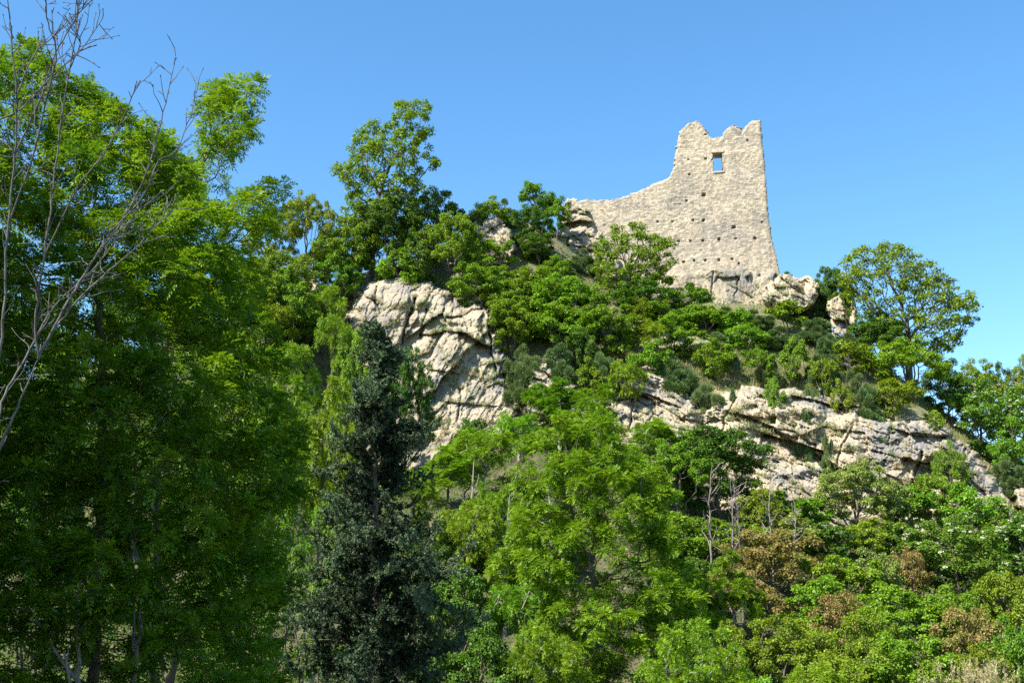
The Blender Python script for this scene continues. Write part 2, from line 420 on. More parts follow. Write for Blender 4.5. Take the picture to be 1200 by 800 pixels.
    F = F[keep]; used = np.unique(F); remap = np.full(PX.size, -1); remap[used] = np.arange(len(used))
    Wv = W.reshape(-1, 3)[used]
    me = mesh_np(name, Wv - Wv.mean(0), remap[F][:, ::-1], np.clip(tint, 0, 1).ravel()[used])
    o = link(name, me, mat); o.location = Wv.mean(0)
    return tag(o, label, cat, group)

def lin(y0, Y0, y1, Y1):
    return lambda px, py: Y0 + (Y1 - Y0) * np.clip((py - y0) / (y1 - y0), -0.3, 1.3)

outcrop('cliff', 'tall pale cream limestone cliff with a jutting overhang, rising behind the dark conifer',
        [(402, 374), (418, 338), (445, 322), (480, 319), (503, 327), (528, 343), (556, 352), (578, 366), (590, 392), (596, 430), (607, 475), (612, 500), (606, 548), (500, 560), (420, 560), (418, 430)],
        lin(320, 105.0, 540, 98.8), ROCK_CREAM, 0.7, 3, -1.05, 56, 0.85, rough=0.8, out=4.5,
        cracks=[([(486, 350), (478, 372), (470, 402)], 2.6, 2.2), ([(501, 362), (496, 378), (491, 395)], 2.0, 1.6), ([(441, 335), (440, 352), (447, 366)], 2.0, 1.4),
                ([(572, 381), (575, 402), (581, 436)], 1.7, 2.6), ([(405, 360), (425, 348), (440, 352)], 1.5, 1.0), ([(505, 366), (530, 374), (560, 362)], 1.4, 0.9),
                ([(590, 440), (596, 455), (592, 466)], 2.2, 1.4), ([(540, 455), (536, 490)], 1.5, 0.8), ([(515, 405), (530, 430), (560, 436)], 1.2, 0.6)],
        ledges=[([(488, 391), (505, 392), (522, 388), (540, 388)], 8, 0.6), ([(536, 387), (548, 391), (562, 400), (577, 407)], 17, 1.7), ([(500, 432), (540, 438)], 10, 0.35), ([(505, 372), (545, 370)], 7, 0.35), ([(520, 470), (585, 476)], 10, 0.3), ([(440, 420), (480, 410)], 10, 0.4)], cat='cliff')
outcrop('cliff', 'long grey and cream pitted limestone cliff band dipping down to the right below the castle',
        [(684, 452), (700, 440), (722, 436), (747, 427), (770, 430), (790, 446), (806, 462), (822, 474), (834, 456), (868, 448), (905, 452), (950, 455), (985, 458), (1000, 470), (1040, 488), (1086, 488), (1110, 500), (1136, 520), (1160, 545), (1183, 578), (1198, 610),
         (1198, 650), (1100, 655), (1000, 655), (900, 620), (850, 600), (800, 580), (700, 550), (676, 510)],
        lambda px, py: 99.5 - 7.5 * np.clip((py - (430 + np.clip(px - 800, 0, 400) * 0.28)) / 110, -0.3, 1.3) - 0.004 * (px - 690), ROCK_GREY, 0.8, 8, 0.48, 42, 1.0, pit=1.0,
        cracks=[([(826, 468), (822, 490), (826, 520)], 4.5, 2.4), ([(868, 455), (850, 490), (845, 520)], 1.6, 1.2), ([(1000, 500), (985, 525), (978, 560)], 1.8, 1.3), ([(735, 445), (742, 480), (738, 505)], 1.7, 1.1),
                ([(900, 500), (930, 506), (965, 530)], 2.0, 1.5), ([(1080, 530), (1072, 556), (1085, 580)], 3.0, 1.8), ([(1130, 525), (1122, 560)], 2.0, 1.5), ([(1048, 492), (1040, 520)], 1.5, 1.0)],
        ledges=[([(925, 462), (960, 470), (985, 478), (1002, 476)], 12, 1.0), ([(890, 506), (915, 513), (940, 520), (968, 530)], 24, 1.6), ([(1040, 500), (1075, 510), (1110, 512)], 12, 1.0), ([(720, 455), (760, 462), (800, 478)], 14, 0.8), ([(860, 480), (900, 498), (930, 512)], 16, 1.0)],
        hollows=[(918, 535, 30, 22, 1.6), (1090, 560, 18, 26, 1.0), (880, 478, 9, 6, 0.9), (905, 492, 10, 6, 1.0), (945, 488, 8, 5, 0.8)], cat='cliff')
outcrop('rock_outcrop', 'low broken cream rock face half hidden by leaves, right of the tall pale cliff',
        [(612, 436), (622, 427), (640, 424), (664, 436), (690, 446), (700, 462), (700, 500), (655, 520), (612, 520)], lin(425, 100.5, 520, 96), ROCK_CREAM, 0.9, 15, 0.2, 22, 0.8)
outcrop('rock_outcrop', 'slanting grey rock slab among bushes near the skyline',
        [(558, 256), (572, 250), (585, 252), (600, 268), (606, 288), (598, 312), (576, 316), (563, 292), (555, 272)], lin(250, 117, 315, 112.5), ROCK_GREY, 0.8, 21, 0.9, 20, 0.8, cracks=[([(575, 262), (585, 290)], 1.4, 0.8)])
TH = R(8); WC = at(800, 340, 126.0)
def wall_Y(px, py, off=0.0):
    n = np.array([-math.sin(TH), -math.cos(TH)])
    u = (np.asarray(px, float) - 600) / FPX; v = (400 - np.asarray(py, float)) / FPX
    dy = math.cos(PITCH) - v * math.sin(PITCH)
    k = (WC[:2] @ n + off) / (u * n[0] + dy * n[1])
    return dy * k
outcrop('rock_outcrop', 'pale bedrock ledge carrying the foot of the castle wall',
        [(700, 300), (722, 305), (760, 318), (800, 318), (850, 313), (893, 322), (914, 318), (916, 350), (890, 366), (830, 372), (770, 366), (720, 358), (690, 345), (690, 310)],
        lambda px, py: wall_Y(px, py, 0.5) - (py - 320) * 0.035, ROCK_CREAM, 0.8, 27, 1.2, 34, 0.6, rough=0.6, cracks=[([(836, 318), (834, 345)], 1.5, 0.8), ([(866, 325), (860, 350)], 1.4, 0.7)])
outcrop('rock_outcrop', 'fractured rock knob under the left end of the castle wall, with overhanging boulder',
        [(640, 292), (648, 274), (660, 264), (656, 250), (662, 238), (674, 234), (692, 238), (700, 252), (706, 272), (722, 296), (728, 330), (700, 345), (665, 335), (640, 318)],
        lambda px, py: wall_Y(px, py, 1.5) - (py - 260) * 0.05, ROCK_CREAM, 0.75, 31, 0.1, 22, 0.8, ledges=[([(660, 262), (680, 258), (704, 262)], 14, 1.8)], cracks=[([(668, 268), (664, 300)], 2.5, 1.8), ([(690, 275), (702, 300)], 1.6, 1.0)])
outcrop('boulder', 'big pitted grey boulder at the right foot of the tower',
        [(892, 334), (904, 325), (925, 322), (948, 323), (963, 328), (960, 343), (952, 358), (936, 370), (912, 366), (894, 358)], lin(320, 119.5, 372, 116.5), ROCK_GREY, 0.75, 37, 0.5, 18, 0.8, cracks=[([(925, 335), (948, 350)], 1.5, 0.8)])
outcrop('boulder', 'smaller shaded grey boulder between the big boulder and the spreading oak',
        [(971, 352), (985, 344), (1002, 348), (1007, 370), (1002, 392), (990, 400), (978, 388), (972, 370)], lin(344, 118.5, 398, 115.5), ROCK_GREY, 0.75, 41, 0.9, 18, 0.8)
outcrop('rock_outcrop', 'small weathered rock peeping through the shrubs left of the tall pale cliff',
        [(344, 336), (356, 326), (372, 322), (386, 340), (384, 360), (362, 366), (346, 356)], lin(322, 107.5, 366, 104), ROCK_GREY, 0.8, 45, 0.2, 16, 0.7)
outcrop('rock_outcrop', 'small grey rock at the right edge just past the end of the cliff band',
        [(1184, 562), (1198, 553), (1215, 560), (1222, 590), (1205, 602), (1188, 592)], lin(553, 97, 600, 93), ROCK_GREY, 0.9, 49, 0.4, 18, 0.7)
print('rocks', round(time.time() - T0, 1))

# ------------------------------------------------------------------ castle ruin
def castle():
    tv = np.array([math.cos(TH), -math.sin(TH), 0.0]); nv = np.array([-math.sin(TH), -math.cos(TH), 0.0])
    def to_sz(p):
        p = np.asarray(p, float); W = at(p[..., 0], p[..., 1], wall_Y(p[..., 0], p[..., 1]))
        return np.stack([(W - WC) @ tv, W[..., 2]], -1)
    outline = [(668, 300), (664, 246), (670, 235), (686, 233), (701, 234), (720, 232.5), (739, 227), (761, 217), (773, 211.5), (781, 209), (786, 206), (789, 196), (791, 176), (793.5, 164), (798, 151), (806, 144.5), (817, 140.8), (822, 144), (828, 152), (835, 160.5),
               (845, 160), (850, 151), (856, 146.5), (864, 146.5), (871, 151.5), (876, 145), (881, 140.8), (892.5, 139.7), (893.5, 155), (894.5, 172), (896.5, 190), (898.5, 212), (900, 238), (902.5, 262), (906.5, 284), (911.5, 303), (917, 330), (920, 380), (668, 380)]
    holes = [(827, 157.5, 1), (876, 164, 1), (827, 186, 1.3), (824.6, 228, 1.9), (804.5, 234.8, 1), (771, 259.5, 1.1), (788, 259, 1), (812, 258, 1.2), (824.6, 258, 1.2), (860, 266, 1.9), (795, 282.4, 1.2), (809, 282, 1.1), (823.5, 281.3, 1.2),
             (842.6, 280, 1.3), (862.5, 279.4, 1), (885, 278.6, 1.3), (801.4, 306.4, 1.2), (813.4, 305, 1.2), (826.5, 305, 1.2), (842.6, 304, 1.3), (858, 303.7, 1.2), (866, 308.6, 1), (807, 187, 0.9), (808, 204.4, 1), (753, 268, 0.9), (741, 262, 0.8), (835, 187, 0.9), (893, 260, 0.8)]
    O = to_sz(outline); lo = O.min(0) - 0.3; hi = O.max(0) + 0.3; st = 0.065
    ss = np.arange(lo[0], hi[0], st); zs = np.arange(lo[1], hi[1], st)
    S, Z = np.meshgrid(ss, zs); P = np.stack([S, Z], -1); P3 = np.stack([S, Z, S * 0], -1)
    # rubble courses
    zz = Z + 0.17 * fbm(P3 / 1.1, 5, 3) + 0.25 * fbm(P3 / 6, 6, 2)
    ch = 0.215; r = np.floor(zz / ch); fz = zz / ch - r
    rl = 0.24 + 0.20 * h01(r.astype(int), r.astype(int) * 0, r.astype(int) * 0, 3)
    xx = S / rl + 13.7 * h01(r.astype(int), r.astype(int) * 0 + 7, r.astype(int) * 0, 4) + 0.25 * fbm(P3 / 0.7, 9, 2)
    cx = np.floor(xx); fx = xx - cx
    H = h01(cx.astype(int), r.astype(int), r.astype(int) * 0, 12)
    jd = np.minimum(np.minimum(fx, 1 - fx) * rl, np.minimum(fz, 1 - fz) * ch)
    stone = np.clip(jd / 0.055, 0, 1)
    d = -0.032 * (1 - stone) + 0.036 * (H - 0.5) + 0.08 * fbm(P3 / 3.2, 22, 3) + 0.03 * fbm(P3 / 0.35, 23, 3)
    ero = np.clip(fbm(P3 / 2.6, 33, 4) - 0.22, 0, 1); d = d - 0.22 * ero
    # ragged edge that follows whole stones on broken tops
    sd = poly_sd(P + 0.10 * np.stack([fbm(P3 / 0.5, 41, 3), fbm(P3 / 0.5, 43, 3)], -1) + ((H - 0.5) * 0.26)[..., None] * np.where(S[..., None] > to_sz((880, 200))[0], 0.35, 1.0), O)
    inside = sd > 0
    wl_, wt = to_sz((835.3, 179)); wr, wbm = to_sz((847.3, 200.5))
    jig = 0.10 * fbm(P3 / 0.5, 51, 2)
    win = (S + jig > wl_) & (S + jig < wr) & (Z < wt) & (Z + jig > wbm)
    inside &= ~win
    dh = np.zeros_like(S)
    for hx, hy, k in holes:
        c = to_sz((hx, hy)); h = 0.118 * k; jx = 0.05 * fbm(P3 / 0.15, int(hx), 2)
        q = np.maximum(np.abs(S - c[0] + jx) / h, np.abs(Z - c[1] + jx * 0.7) / (h * (0.75 + 0.4 * (hx * 7.3 % 1))))
        dh = np.where(q < 1, -0.8, dh)
    d = np.where(dh < 0, dh, d)
    edge = np.clip(sd / 0.35, 0, 1); d = d - 0.16 * (1 - edge) ** 2
    thick = 1.9
    X0 = WC[None, None, :] * np.array([1, 1, 0]) + S[..., None] * tv + Z[..., None] * np.array([0, 0, 1.0])
    front = X0 + d[..., None] * nv
    back = X0 - (thick + 0.15 * fbm(P3 / 1.5, 61, 3) + 0.1 * (H - 0.5))[..., None] * nv
    n = S.size; nr, nc = S.shape
    cell = inside[:-1, :-1] & inside[1:, :-1] & inside[:-1, 1:] & inside[1:, 1:]
    I = np.arange(n).reshape(nr, nc)
    root = empty('castle_ruin', (0, 0, 0), 'ruined pale stone castle tower with ragged top, window opening and putlog holes', 'castle ruin')
    split = int(np.searchsorted(ss, to_sz((786, 207))[0]))
    allV = np.concatenate([front.reshape(-1, 3), back.reshape(-1, 3)])
    tint = np.clip(0.5 + 1.0 * (H - 0.5) - 0.25 * (1 - stone) - 0.30 * np.clip(1 - sd / 0.9, 0, 1) * (0.6 + 0.6 * fbm(P3 / 0.8, 71, 2)), 0, 1).ravel(); tint = np.r_[tint, tint]
    loc = np.array([WC[0], WC[1], lo[1]])
    root.location = loc
    for nm, m in (('tower_wall', np.arange(nc - 1)[None, :] >= split), ('curtain_wall', np.arange(nc - 1)[None, :] < split)):
        c = cell & m; cp_ = np.pad(c, 1)
        full = np.pad(cell, 1)
        quads = []
        a = np.argwhere(c); i, j = a[:, 0], a[:, 1]
        quads.append(np.stack([I[i, j], I[i, j + 1], I[i + 1, j + 1], I[i + 1, j]], -1))
        quads.append(np.stack([I[i, j], I[i + 1, j], I[i + 1, j + 1], I[i, j + 1]], -1) + n)
        for di, dj, p, q in ((-1, 0, (0, 1), (0, 0)), (1, 0, (1, 0), (1, 1)), (0, -1, (0, 0), (1, 0)), (0, 1, (1, 1), (0, 1))):
            b = c & ~full[1 + di:full.shape[0] - 1 + di, 1 + dj:full.shape[1] - 1 + dj]
            a = np.argwhere(b); A = I[a[:, 0] + p[0], a[:, 1] + p[1]]; B = I[a[:, 0] + q[0], a[:, 1] + q[1]]
            quads.append(np.stack([A, B, B + n, A + n], -1))
        F = np.concatenate(quads); used = np.unique(F); rm = np.full(len(allV), -1); rm[used] = np.arange(len(used))
        link(nm, mesh_np(nm, allV[used] - loc, rm[F], tint[used]), MASONRY, root)
    # dressed lintel and sill stones of the window
    def block(nm, s0, s1, z0, z1, proud, depth):
        v = []
        for s in (s0, s1):
            for z in (z0, z1):
                for o_ in (proud, -depth):
                    v.append(WC * np.array([1, 1, 0]) + s * tv + np.array([0, 0, z]) + o_ * nv - loc)
        f = [(0, 2, 6, 4), (1, 5, 7, 3), (0, 4, 5, 1), (2, 3, 7, 6), (0, 1, 3, 2), (4, 6, 7, 5)]
        me = mesh_np(nm, np.array(v), np.array(f), np.full(8, 0.5), smooth=False)
        o = link(nm, me, MASONRY, root)
        md = o.modifiers.new('edge', 'BEVEL'); md.width = 0.025; md.segments = 2
    block('window_lintel', wl_ - 0.18, wr + 0.2, wt - 0.03, wt + 0.17, 0.075, 0.6)
    block('window_sill', wl_ - 0.12, wr + 0.12, wbm - 0.2, wbm + 0.02, 0.085, 0.6)
castle()
print('castle', round(time.time() - T0, 1))

# ------------------------------------------------------------------ plants: growth of limbs and leaves
def grow(attr, trunk, D, dk, rng, maxit=140, wobble=0.25, up=0.1):
    """limbs that grow toward the points of a crown; returns node positions and parents"""
    P = [np.array(p, float) for p in trunk]; par = list(range(-1, len(P) - 1))
    pos = np.zeros((12000, 3)); pos[:len(P)] = P; n = len(P)
    A = attr.copy(); 
    d2 = np.linalg.norm(A[:, None] - pos[None, :n], axis=-1); near = d2.argmin(1); dn = d2.min(1)
    kids = np.zeros(12000, int)
    for it in range(maxit):
        alive = dn > dk
        A, near, dn = A[alive], near[alive], dn[alive]
        if len(A) == 0 or n > 11000: break
        v = norm(A - pos[near]); acc = np.zeros((n, 3)); np.add.at(acc, near, v)
        act = np.unique(near); act = act[kids[act] < 4]
        if len(act) == 0: break
        dirs = norm(norm(acc[act]) + rng.normal(0, wobble, (len(act), 3)) + np.array([0, 0, up]))
        newp = pos[act] + dirs * D; k = len(newp)
        kids[act] += 1
        pos[n:n + k] = newp; par.extend(act.tolist())
        d2 = np.linalg.norm(A[:, None] - newp[None], axis=-1); m = d2.min(1); am = d2.argmin(1)
        b = m < dn; near = np.where(b, n + am, near); dn = np.where(b, m, dn)
        n += k
    return pos[:n].copy(), np.array(par)

def tip_counts(par):
    n = len(par); c = np.zeros(n); has = np.zeros(n, bool); has[par[par >= 0]] = True
    c[~has] = 1
    for i in range(n - 1, 0, -1): c[par[i]] += c[i]
    return c, ~has

def tubes(pos, par, rad, rmin, k=6):
    """tapered limbs, one frustum per limb step"""
    n = len(par); i = np.arange(n); m = (par >= 0) & (rad > rmin); i = i[m]
    if len(i) == 0: return np.zeros((0, 3)), np.zeros((0, 4), int)
    p = par[i]; d = norm(pos[i] - pos[p])
    best = np.full(n, -1.0); np.maximum.at(best, par[par >= 0], rad[par >= 0])
    r1 = rad[i]; r0 = np.where(rad[i] >= best[p] - 1e-9, np.minimum(rad[p], rad[i] * 1.8), rad[i] * 1.15)
    ref = np.where(np.abs(d[:, 2:3]) > 0.9, np.array([[1.0, 0, 0]]), np.array([[0, 0, 1.0]]))
    u = norm(np.cross(d, ref)); v = np.cross(d, u)
    a = np.arange(k) * 2 * math.pi / k
    ring = np.cos(a)[None, :, None] * u[:, None] + np.sin(a)[None, :, None] * v[:, None]
    V = np.concatenate([pos[p][:, None] - d[:, None] * r0[:, None, None] * 0.3 + ring * r0[:, None, None], pos[i][:, None] + d[:, None] * r1[:, None, None] * 0.3 + ring * r1[:, None, None]], 1)
    b = (np.arange(len(i)) * 2 * k)[:, None]; j = np.arange(k)[None]; j2 = (j + 1) % k
    F = np.stack([b + j, b + j2, b + k + j2, b + k + j], -1).reshape(-1, 4)
    return V.reshape(-1, 3), F

def diamonds(P, D, N, L, W, fold=0.25):
    """leaf faces: base, edge, point, edge, creased along the midrib"""
    D = norm(D); S = norm(np.cross(D, N)); Nn = np.cross(S, D)
    L = np.broadcast_to(L, (len(P),))[:, None]; W = np.broadcast_to(W, (len(P),))[:, None]
    mid = P + D * L * 0.42
    V = np.stack([P, mid + S * W * 0.5 + Nn * W * fold, P + D * L, mid - S * W * 0.5 + Nn * W * fold], 1)
    F = np.arange(len(P) * 4).reshape(-1, 4)
    return V.reshape(-1, 3), F

def tufts_of(tips, dirs, sp, rng):
    """one tuft centre per cell of size sp"""
    o = rng.permutation(len(tips)); key = np.floor(tips[o] / sp + rng.random(3)).astype(np.int64)
    _, i = np.unique(key @ np.array([1, 100003, 10000600009]), return_index=True)
    return tips[o][i], dirs[o][i]

def leaf_cloud(kind, tips, dirs, count, size, rng, spread=None):
    """leaves gathered in domed tufts at the limb tips, with some loose ones between"""
    rt = spread
    C, CD = tufts_of(tips, dirs, rt * 1.8, rng); nt = len(C)
    tr = rt * rng.uniform(0.65, 1.25, nt); tt = rng.normal(0, 1, nt)
    if kind == 'pinnate':
        nl = max(nt, count // 9); t = rng.integers(0, nt, nl)
        u = norm(rng.normal(0, 1, (nl, 3)) + np.array([0, 0, 0.45]) + 0.55 * CD[t])
        out = norm(u * np.array([1, 1, 0.75]))
        Lr = size * rng.uniform(1.9, 3.0, nl)
        base = C[t] + out * (tr[t] * rng.uniform(0.05, 0.75, nl))[:, None] * np.array([1, 1, 0.7])
        up = norm(np.array([0, 0, 0.9]) + 0.35 * u + rng.normal(0, 0.25, (nl, 3)))
        side = norm(np.cross(out, up)); nn = np.cross(side, out)
        P, D, N, Lf, T = [], [], [], [], []
        tn = 0.5 + 0.22 * tt[t] + rng.normal(0, 0.13, nl)
        for k in range(9):
            f = 1.0 if k == 8 else 0.25 + 0.22 * (k // 2); s = 0 if k == 8 else (1 if k % 2 else -1)
            P.append(base + out * (Lr * f)[:, None] + np.array([0, 0, -1.0]) * (Lr * 0.30 * f * f)[:, None])
            D.append(out * 0.65 + side * s * 0.85 + np.array([0, 0, -0.35]) + rng.normal(0, 0.13, (nl, 3)))
            N.append(nn + rng.normal(0, 0.2, (nl, 3))); Lf.append(size * rng.uniform(0.75, 1.15, nl)); T.append(tn + rng.normal(0, 0.06, nl))
        P = np.concatenate(P); D = np.concatenate(D); N = np.concatenate(N); Lf = np.concatenate(Lf)
        V, F = diamonds(P, D, N, Lf, Lf * 0.38)
        return V, F, np.clip(np.concatenate(T), 0, 1)
    nl = count; t = rng.integers(0, nt, nl)
    u = norm(rng.normal(0, 1, (nl, 3)) + np.array([0, 0, 0.5]) + 0.45 * CD[t])
    P = C[t] + u * (tr[t] * rng.uniform(0.35, 1.05, nl))[:, None] * np.array([1, 1, 0.72])
    D = norm(u * np.array([1, 1, 0.3]) + rng.normal(0, 0.55, (nl, 3)) + np.array([0, 0, -0.35]))
    N = norm(np.array([0, 0, 0.55]) + 0.75 * u + rng.normal(0, 0.30, (nl, 3)))
    Lf = size * rng.uniform(0.6, 1.25, nl)
    V, F = diamonds(P, D, N, Lf, Lf * rng.uniform(0.6, 0.85, nl))
    return V, F, np.clip(0.5 + 0.13 * tt[t] + rng.normal(0, 0.15, nl), 0, 1)

def leafy(attr, trunk, D, dk, rng, lkind, count, size, rtip=0.012, rexp=2.2, rmin=0.0, up=0.1, spread=None, tip_n=2, wobble=0.25, rmax=None):
    pos, par = grow(attr, trunk, D, dk, rng, up=up, wobble=wobble)
    c, tip = tip_counts(par)
    rad = rtip * c ** (1 / rexp)
    if rmax: rad = rad * min(1.0, rmax / rad.max())
    bv, bf = tubes(pos, par, rad, rmin)
    m = (c <= tip_n) & (np.arange(len(par)) >= len(trunk))
    d = norm(pos[m] - pos[par[m]])
    lv, lf, lt = leaf_cloud(lkind, pos[m], d, count, size, rng, spread=spread)
    return bv, bf, lv, lf, lt, pos, par, c

def crown_points(n, W, H, z0, rng, nlobes=14, gap=0.15, seed=0, tall=0.5):
    """points of a lobed crown W wide between z0 and H"""
    cz = z0 + (H - z0) * tall; out = []
    rx, rz_t, rz_b = W / 2, H - cz, cz - z0
    lobes = []
    for k in range(nlobes):
        v = norm(rng.normal(0, 1, 3)); v[2] = abs(v[2]) * 1.0 if rng.random() < 0.68 else v[2]
        f = rng.uniform(0.52, 0.80)
        c = np.array([v[0] * rx * f, v[1] * rx * f, cz + v[2] * (rz_t if v[2] > 0 else rz_b) * f])
        lobes.append((c, rng.uniform(0.20, 0.34)))
    while sum(len(o) for o in out) < n:
        k = rng.integers(0, nlobes, n); u = norm(rng.normal(0, 1, (n, 3))) * (rng.random((n, 1)) ** 0.45)
        c = np.array([l[0] for l in lobes])[k]; r = np.array([l[1] for l in lobes])[k][:, None]
        p = c + u * r * np.array([rx, rx, (H - z0) * 0.5])
        e = np.sqrt((p[:, 0] / rx) ** 2 + (p[:, 1] / rx) ** 2 + ((p[:, 2] - cz) / np.where(p[:, 2] > cz, rz_t, rz_b)) ** 2)
        g = fbm(p * (5.0 / W) + seed * 9.1, seed, 2)
        out.append(p[(e < 1.03) & (g > -0.55 + gap) & (p[:, 2] > z0 * 0.5 + 0.05)])
    return np.concatenate(out)[:n]

KIND = {  # leaf shape, leaf material, bark, leaf area cover, habit
 'ash':     ('pinnate', 'ash', BARK_PALE, 4.2, 'tree'),
 'lime':    ('pinnate', 'lime', BARK, 4.2, 'tree'),
 'maple':   ('broad', 'maple', BARK, 4.6, 'shrub'),
 'deep':    ('broad', 'deep', BARK, 4.6, 'shrub'),
 'oak':     ('broad', 'oak', BARK, 3.6, 'shrub'),
 'oak_gold':('broad', 'oak_gold', BARK, 3.4, 'shrub'),
 'catkin':  ('broad', 'catkin', BARK, 4.0, 'shrub'),
 'red':     ('broad', 'red', BARK, 3.0, 'shrub'),
 'elder':   ('broad', 'elder', BARK, 4.6, 'shrub'),
 'broom':   ('broom', 'broom', BARK, 3.0, 'broom'),
}
CACHE = {}
def plant_meshes(kind, hc, dist_c, var, habit=None):
    """foliage, stem and blossom meshes of one kind at height class hc (metres) for a nominal width 0.9 hc"""
    key = (kind, hc, dist_c, var, habit)
    if key in CACHE: return CACHE[key]
    lk, lm, bark, cover, hab = KIND[kind]; hab = habit or hab
    rng = np.random.default_rng(int(hc * 1000) * 13 + dist_c * 7919 + var * 104729 + sum(map(ord, kind)) * 101 + len(habit or '') * 31)
    H = hc; W = hc * (0.95 if hab != 'tall' else 0.55)
    if lk == 'broom':
        n = int(6500 * hc ** 1.1)
        nb = int(14 + 6 * hc); bc = rng.normal(0, 1, (nb, 3)); bc[:, 2] = np.abs(bc[:, 2]) * 0.8; bc = norm(bc) * rng.uniform(0.35, 0.80, (nb, 1)) * np.array([W / 2, W / 2, H * 0.84])
        t = rng.integers(0, nb, n); u = norm(rng.normal(0, 1, (n, 3)) + np.array([0, 0, 0.4]) + 0.8 * norm(bc[t]))
        P = bc[t] + u * (rng.uniform(0.2, 1.0, n) * (0.13 + 0.055 * W))[:, None]; P[:, 2] = np.abs(P[:, 2])
        D = norm(u + np.array([0, 0, 0.55]) + rng.normal(0, 0.30, (n, 3)))
        L = rng.uniform(0.16, 0.36, n) * min(1.2, 0.6 + H * 0.12)
        V, F = diamonds(P, D, rng.normal(0, 1, (n, 3)), L, L * 0.17, 0.1)
        tt = np.clip(0.45 + 0.18 * rng.normal(0, 1, nb)[t] + rng.normal(0, 0.15, n), 0, 1)
        sv, sf = [], []; pos = [np.zeros(3)]; par = [-1]
        for k in range(nb): pos.append(bc[k]); par.append(0)
        bv, bf = tubes(np.array(pos), np.array(par), np.full(len(par), 0.02 * H ** 0.5), 0, 5)
        res = (mesh_np('foliage', V, F, tt), mesh_np('stem', bv, bf), None)
    else:
        size = {0: 0.115, 1: 0.145, 2: 0.175}[dist_c] * (0.85 if lk == 'pinnate' else 1.0)
        z0 = {'shrub': 0.02, 'tree': 0.30, 'tall': 0.18}[hab] * H
        area = W * (H - z0) * 0.78
        count = int(min(60000, area * cover / (size * size * (0.17 if lk == 'pinnate' else 0.33))))
        na = int(min(1100, 90 + area * 16))
        attr = crown_points(na, W, H, z0, rng, nlobes=int(16 + min(22, area / 1.8)), seed=var + 3, tall=0.48 if hab == 'shrub' else 0.45)
        D = max(0.16, H * 0.045)
        if hab == 'shrub':
            trunk = [np.array([0, 0, -0.3]), np.array([0, 0, 0.02 * H])]
        else:
            ln = rng.normal(0, 0.03, 2) * H
            trunk = [np.array([ln[0] * f * f, ln[1] * f, f * z0 - 0.3 * (1 - f)]) for f in np.linspace(0, 1, 7)]
        bv, bf, lv, lf, lt, *_ = leafy(attr, trunk, D, D * 1.7, rng, lk, count, size, rtip=0.011 + 0.0012 * H, rmin=0.012, rmax=0.022 * H, spread=float(np.clip(0.10 * H, 0.20, 0.55)) * (0.8 if lk == 'pinnate' else 1.0) * (0.55, 0.72, 0.9)[dist_c])
        bl = None
        if kind == 'elder':
            V, F, T = [], [], []; nf = int(26 + area * 1.3)
            k = rng.choice(len(attr), min(nf * 5, len(attr)), replace=False); a = attr[k]
            out = norm((a - np.array([0, 0, H * 0.4])) / np.array([W / 2, W / 2, H * 0.6])); rr = np.linalg.norm((a - np.array([0, 0, H * 0.4])) / np.array([W / 2, W / 2, H * 0.6]), axis=1)
            o_ = np.argsort(-rr)[:nf]; a = a[o_] + out[o_] * 0.22; out = out[o_]
            m = 26
            c = np.repeat(a, m, 0); n_ = np.repeat(norm(out + np.array([0, 0, 0.8])), m, 0)
            q = rng.normal(0, 0.055, c.shape); q -= n_ * (q * n_).sum(1, keepdims=True) * 0.8
            lv2, lf2 = diamonds(c + q, rng.normal(0, 1, c.shape), n_ + rng.normal(0, 0.3, c.shape), 0.07, 0.06, 0.1)
            bl = mesh_np('blossom', lv2, lf2, rng.random(len(lf2)))
        res = (mesh_np('foliage', lv, lf, lt), mesh_np('stem', bv, bf), bl)
    CACHE[key] = res
    return res

CLASSES = np.array([1.3, 2.2, 3.4, 5.0, 7.5, 11.0])
COUNT = {}
def plant(kind, name, px, top, w, Y, label, cat=None, group=None, habit=None, hmin=None, rz=None, lean=0.0):
    """plant standing on the ground at photo column px and depth Y, its crown w pixels wide and reaching up to row top"""
    p = at(px, top, Y); g = float(gz(p[0], Y)[0]); H = float(p[2] - g)
    Wm = w / FPX * Y
    H = max(H, 0.85 * Wm if kind != 'broom' else 0.6 * Wm); g = float(p[2]) - H      # a crown lower than this stands in a dip of the ground
    hc = float(CLASSES[np.argmin(np.abs(np.log(CLASSES / H)))])
    if kind != 'broom' and habit is None and KIND[kind][4] == 'shrub' and Wm > 1.7 * H: hc = float(CLASSES[np.argmin(np.abs(np.log(CLASSES / Wm)))])
    n = COUNT[kind] = COUNT.get(kind, -1) + 1
    fo, stm, bl = plant_meshes(kind, hc, 0 if Y < 50 else 1 if Y < 85 else 2, n % 4, habit)
    rng = np.random.default_rng(n * 77 + len(kind))
    root = empty(name, (p[0], Y, g), label, cat or name.split('_')[-1], group)
    nomw = hc * (0.95 if habit != 'tall' else 0.55)
    root.scale = (Wm / nomw, Wm / nomw, H / hc)
    root.rotation_euler = (0, lean, rng.uniform(0, 6.28) if rz is None else rz)
    tree = (habit or KIND[kind][4]) in ('tree', 'tall')
    o = link('crown' if tree else 'foliage', fo, LM[KIND[kind][1]], root)
    link('trunk' if tree else 'stem', stm, KIND[kind][2], root)
    if bl is not None: link('blossom', bl, LM['blossom'], root)
    return root

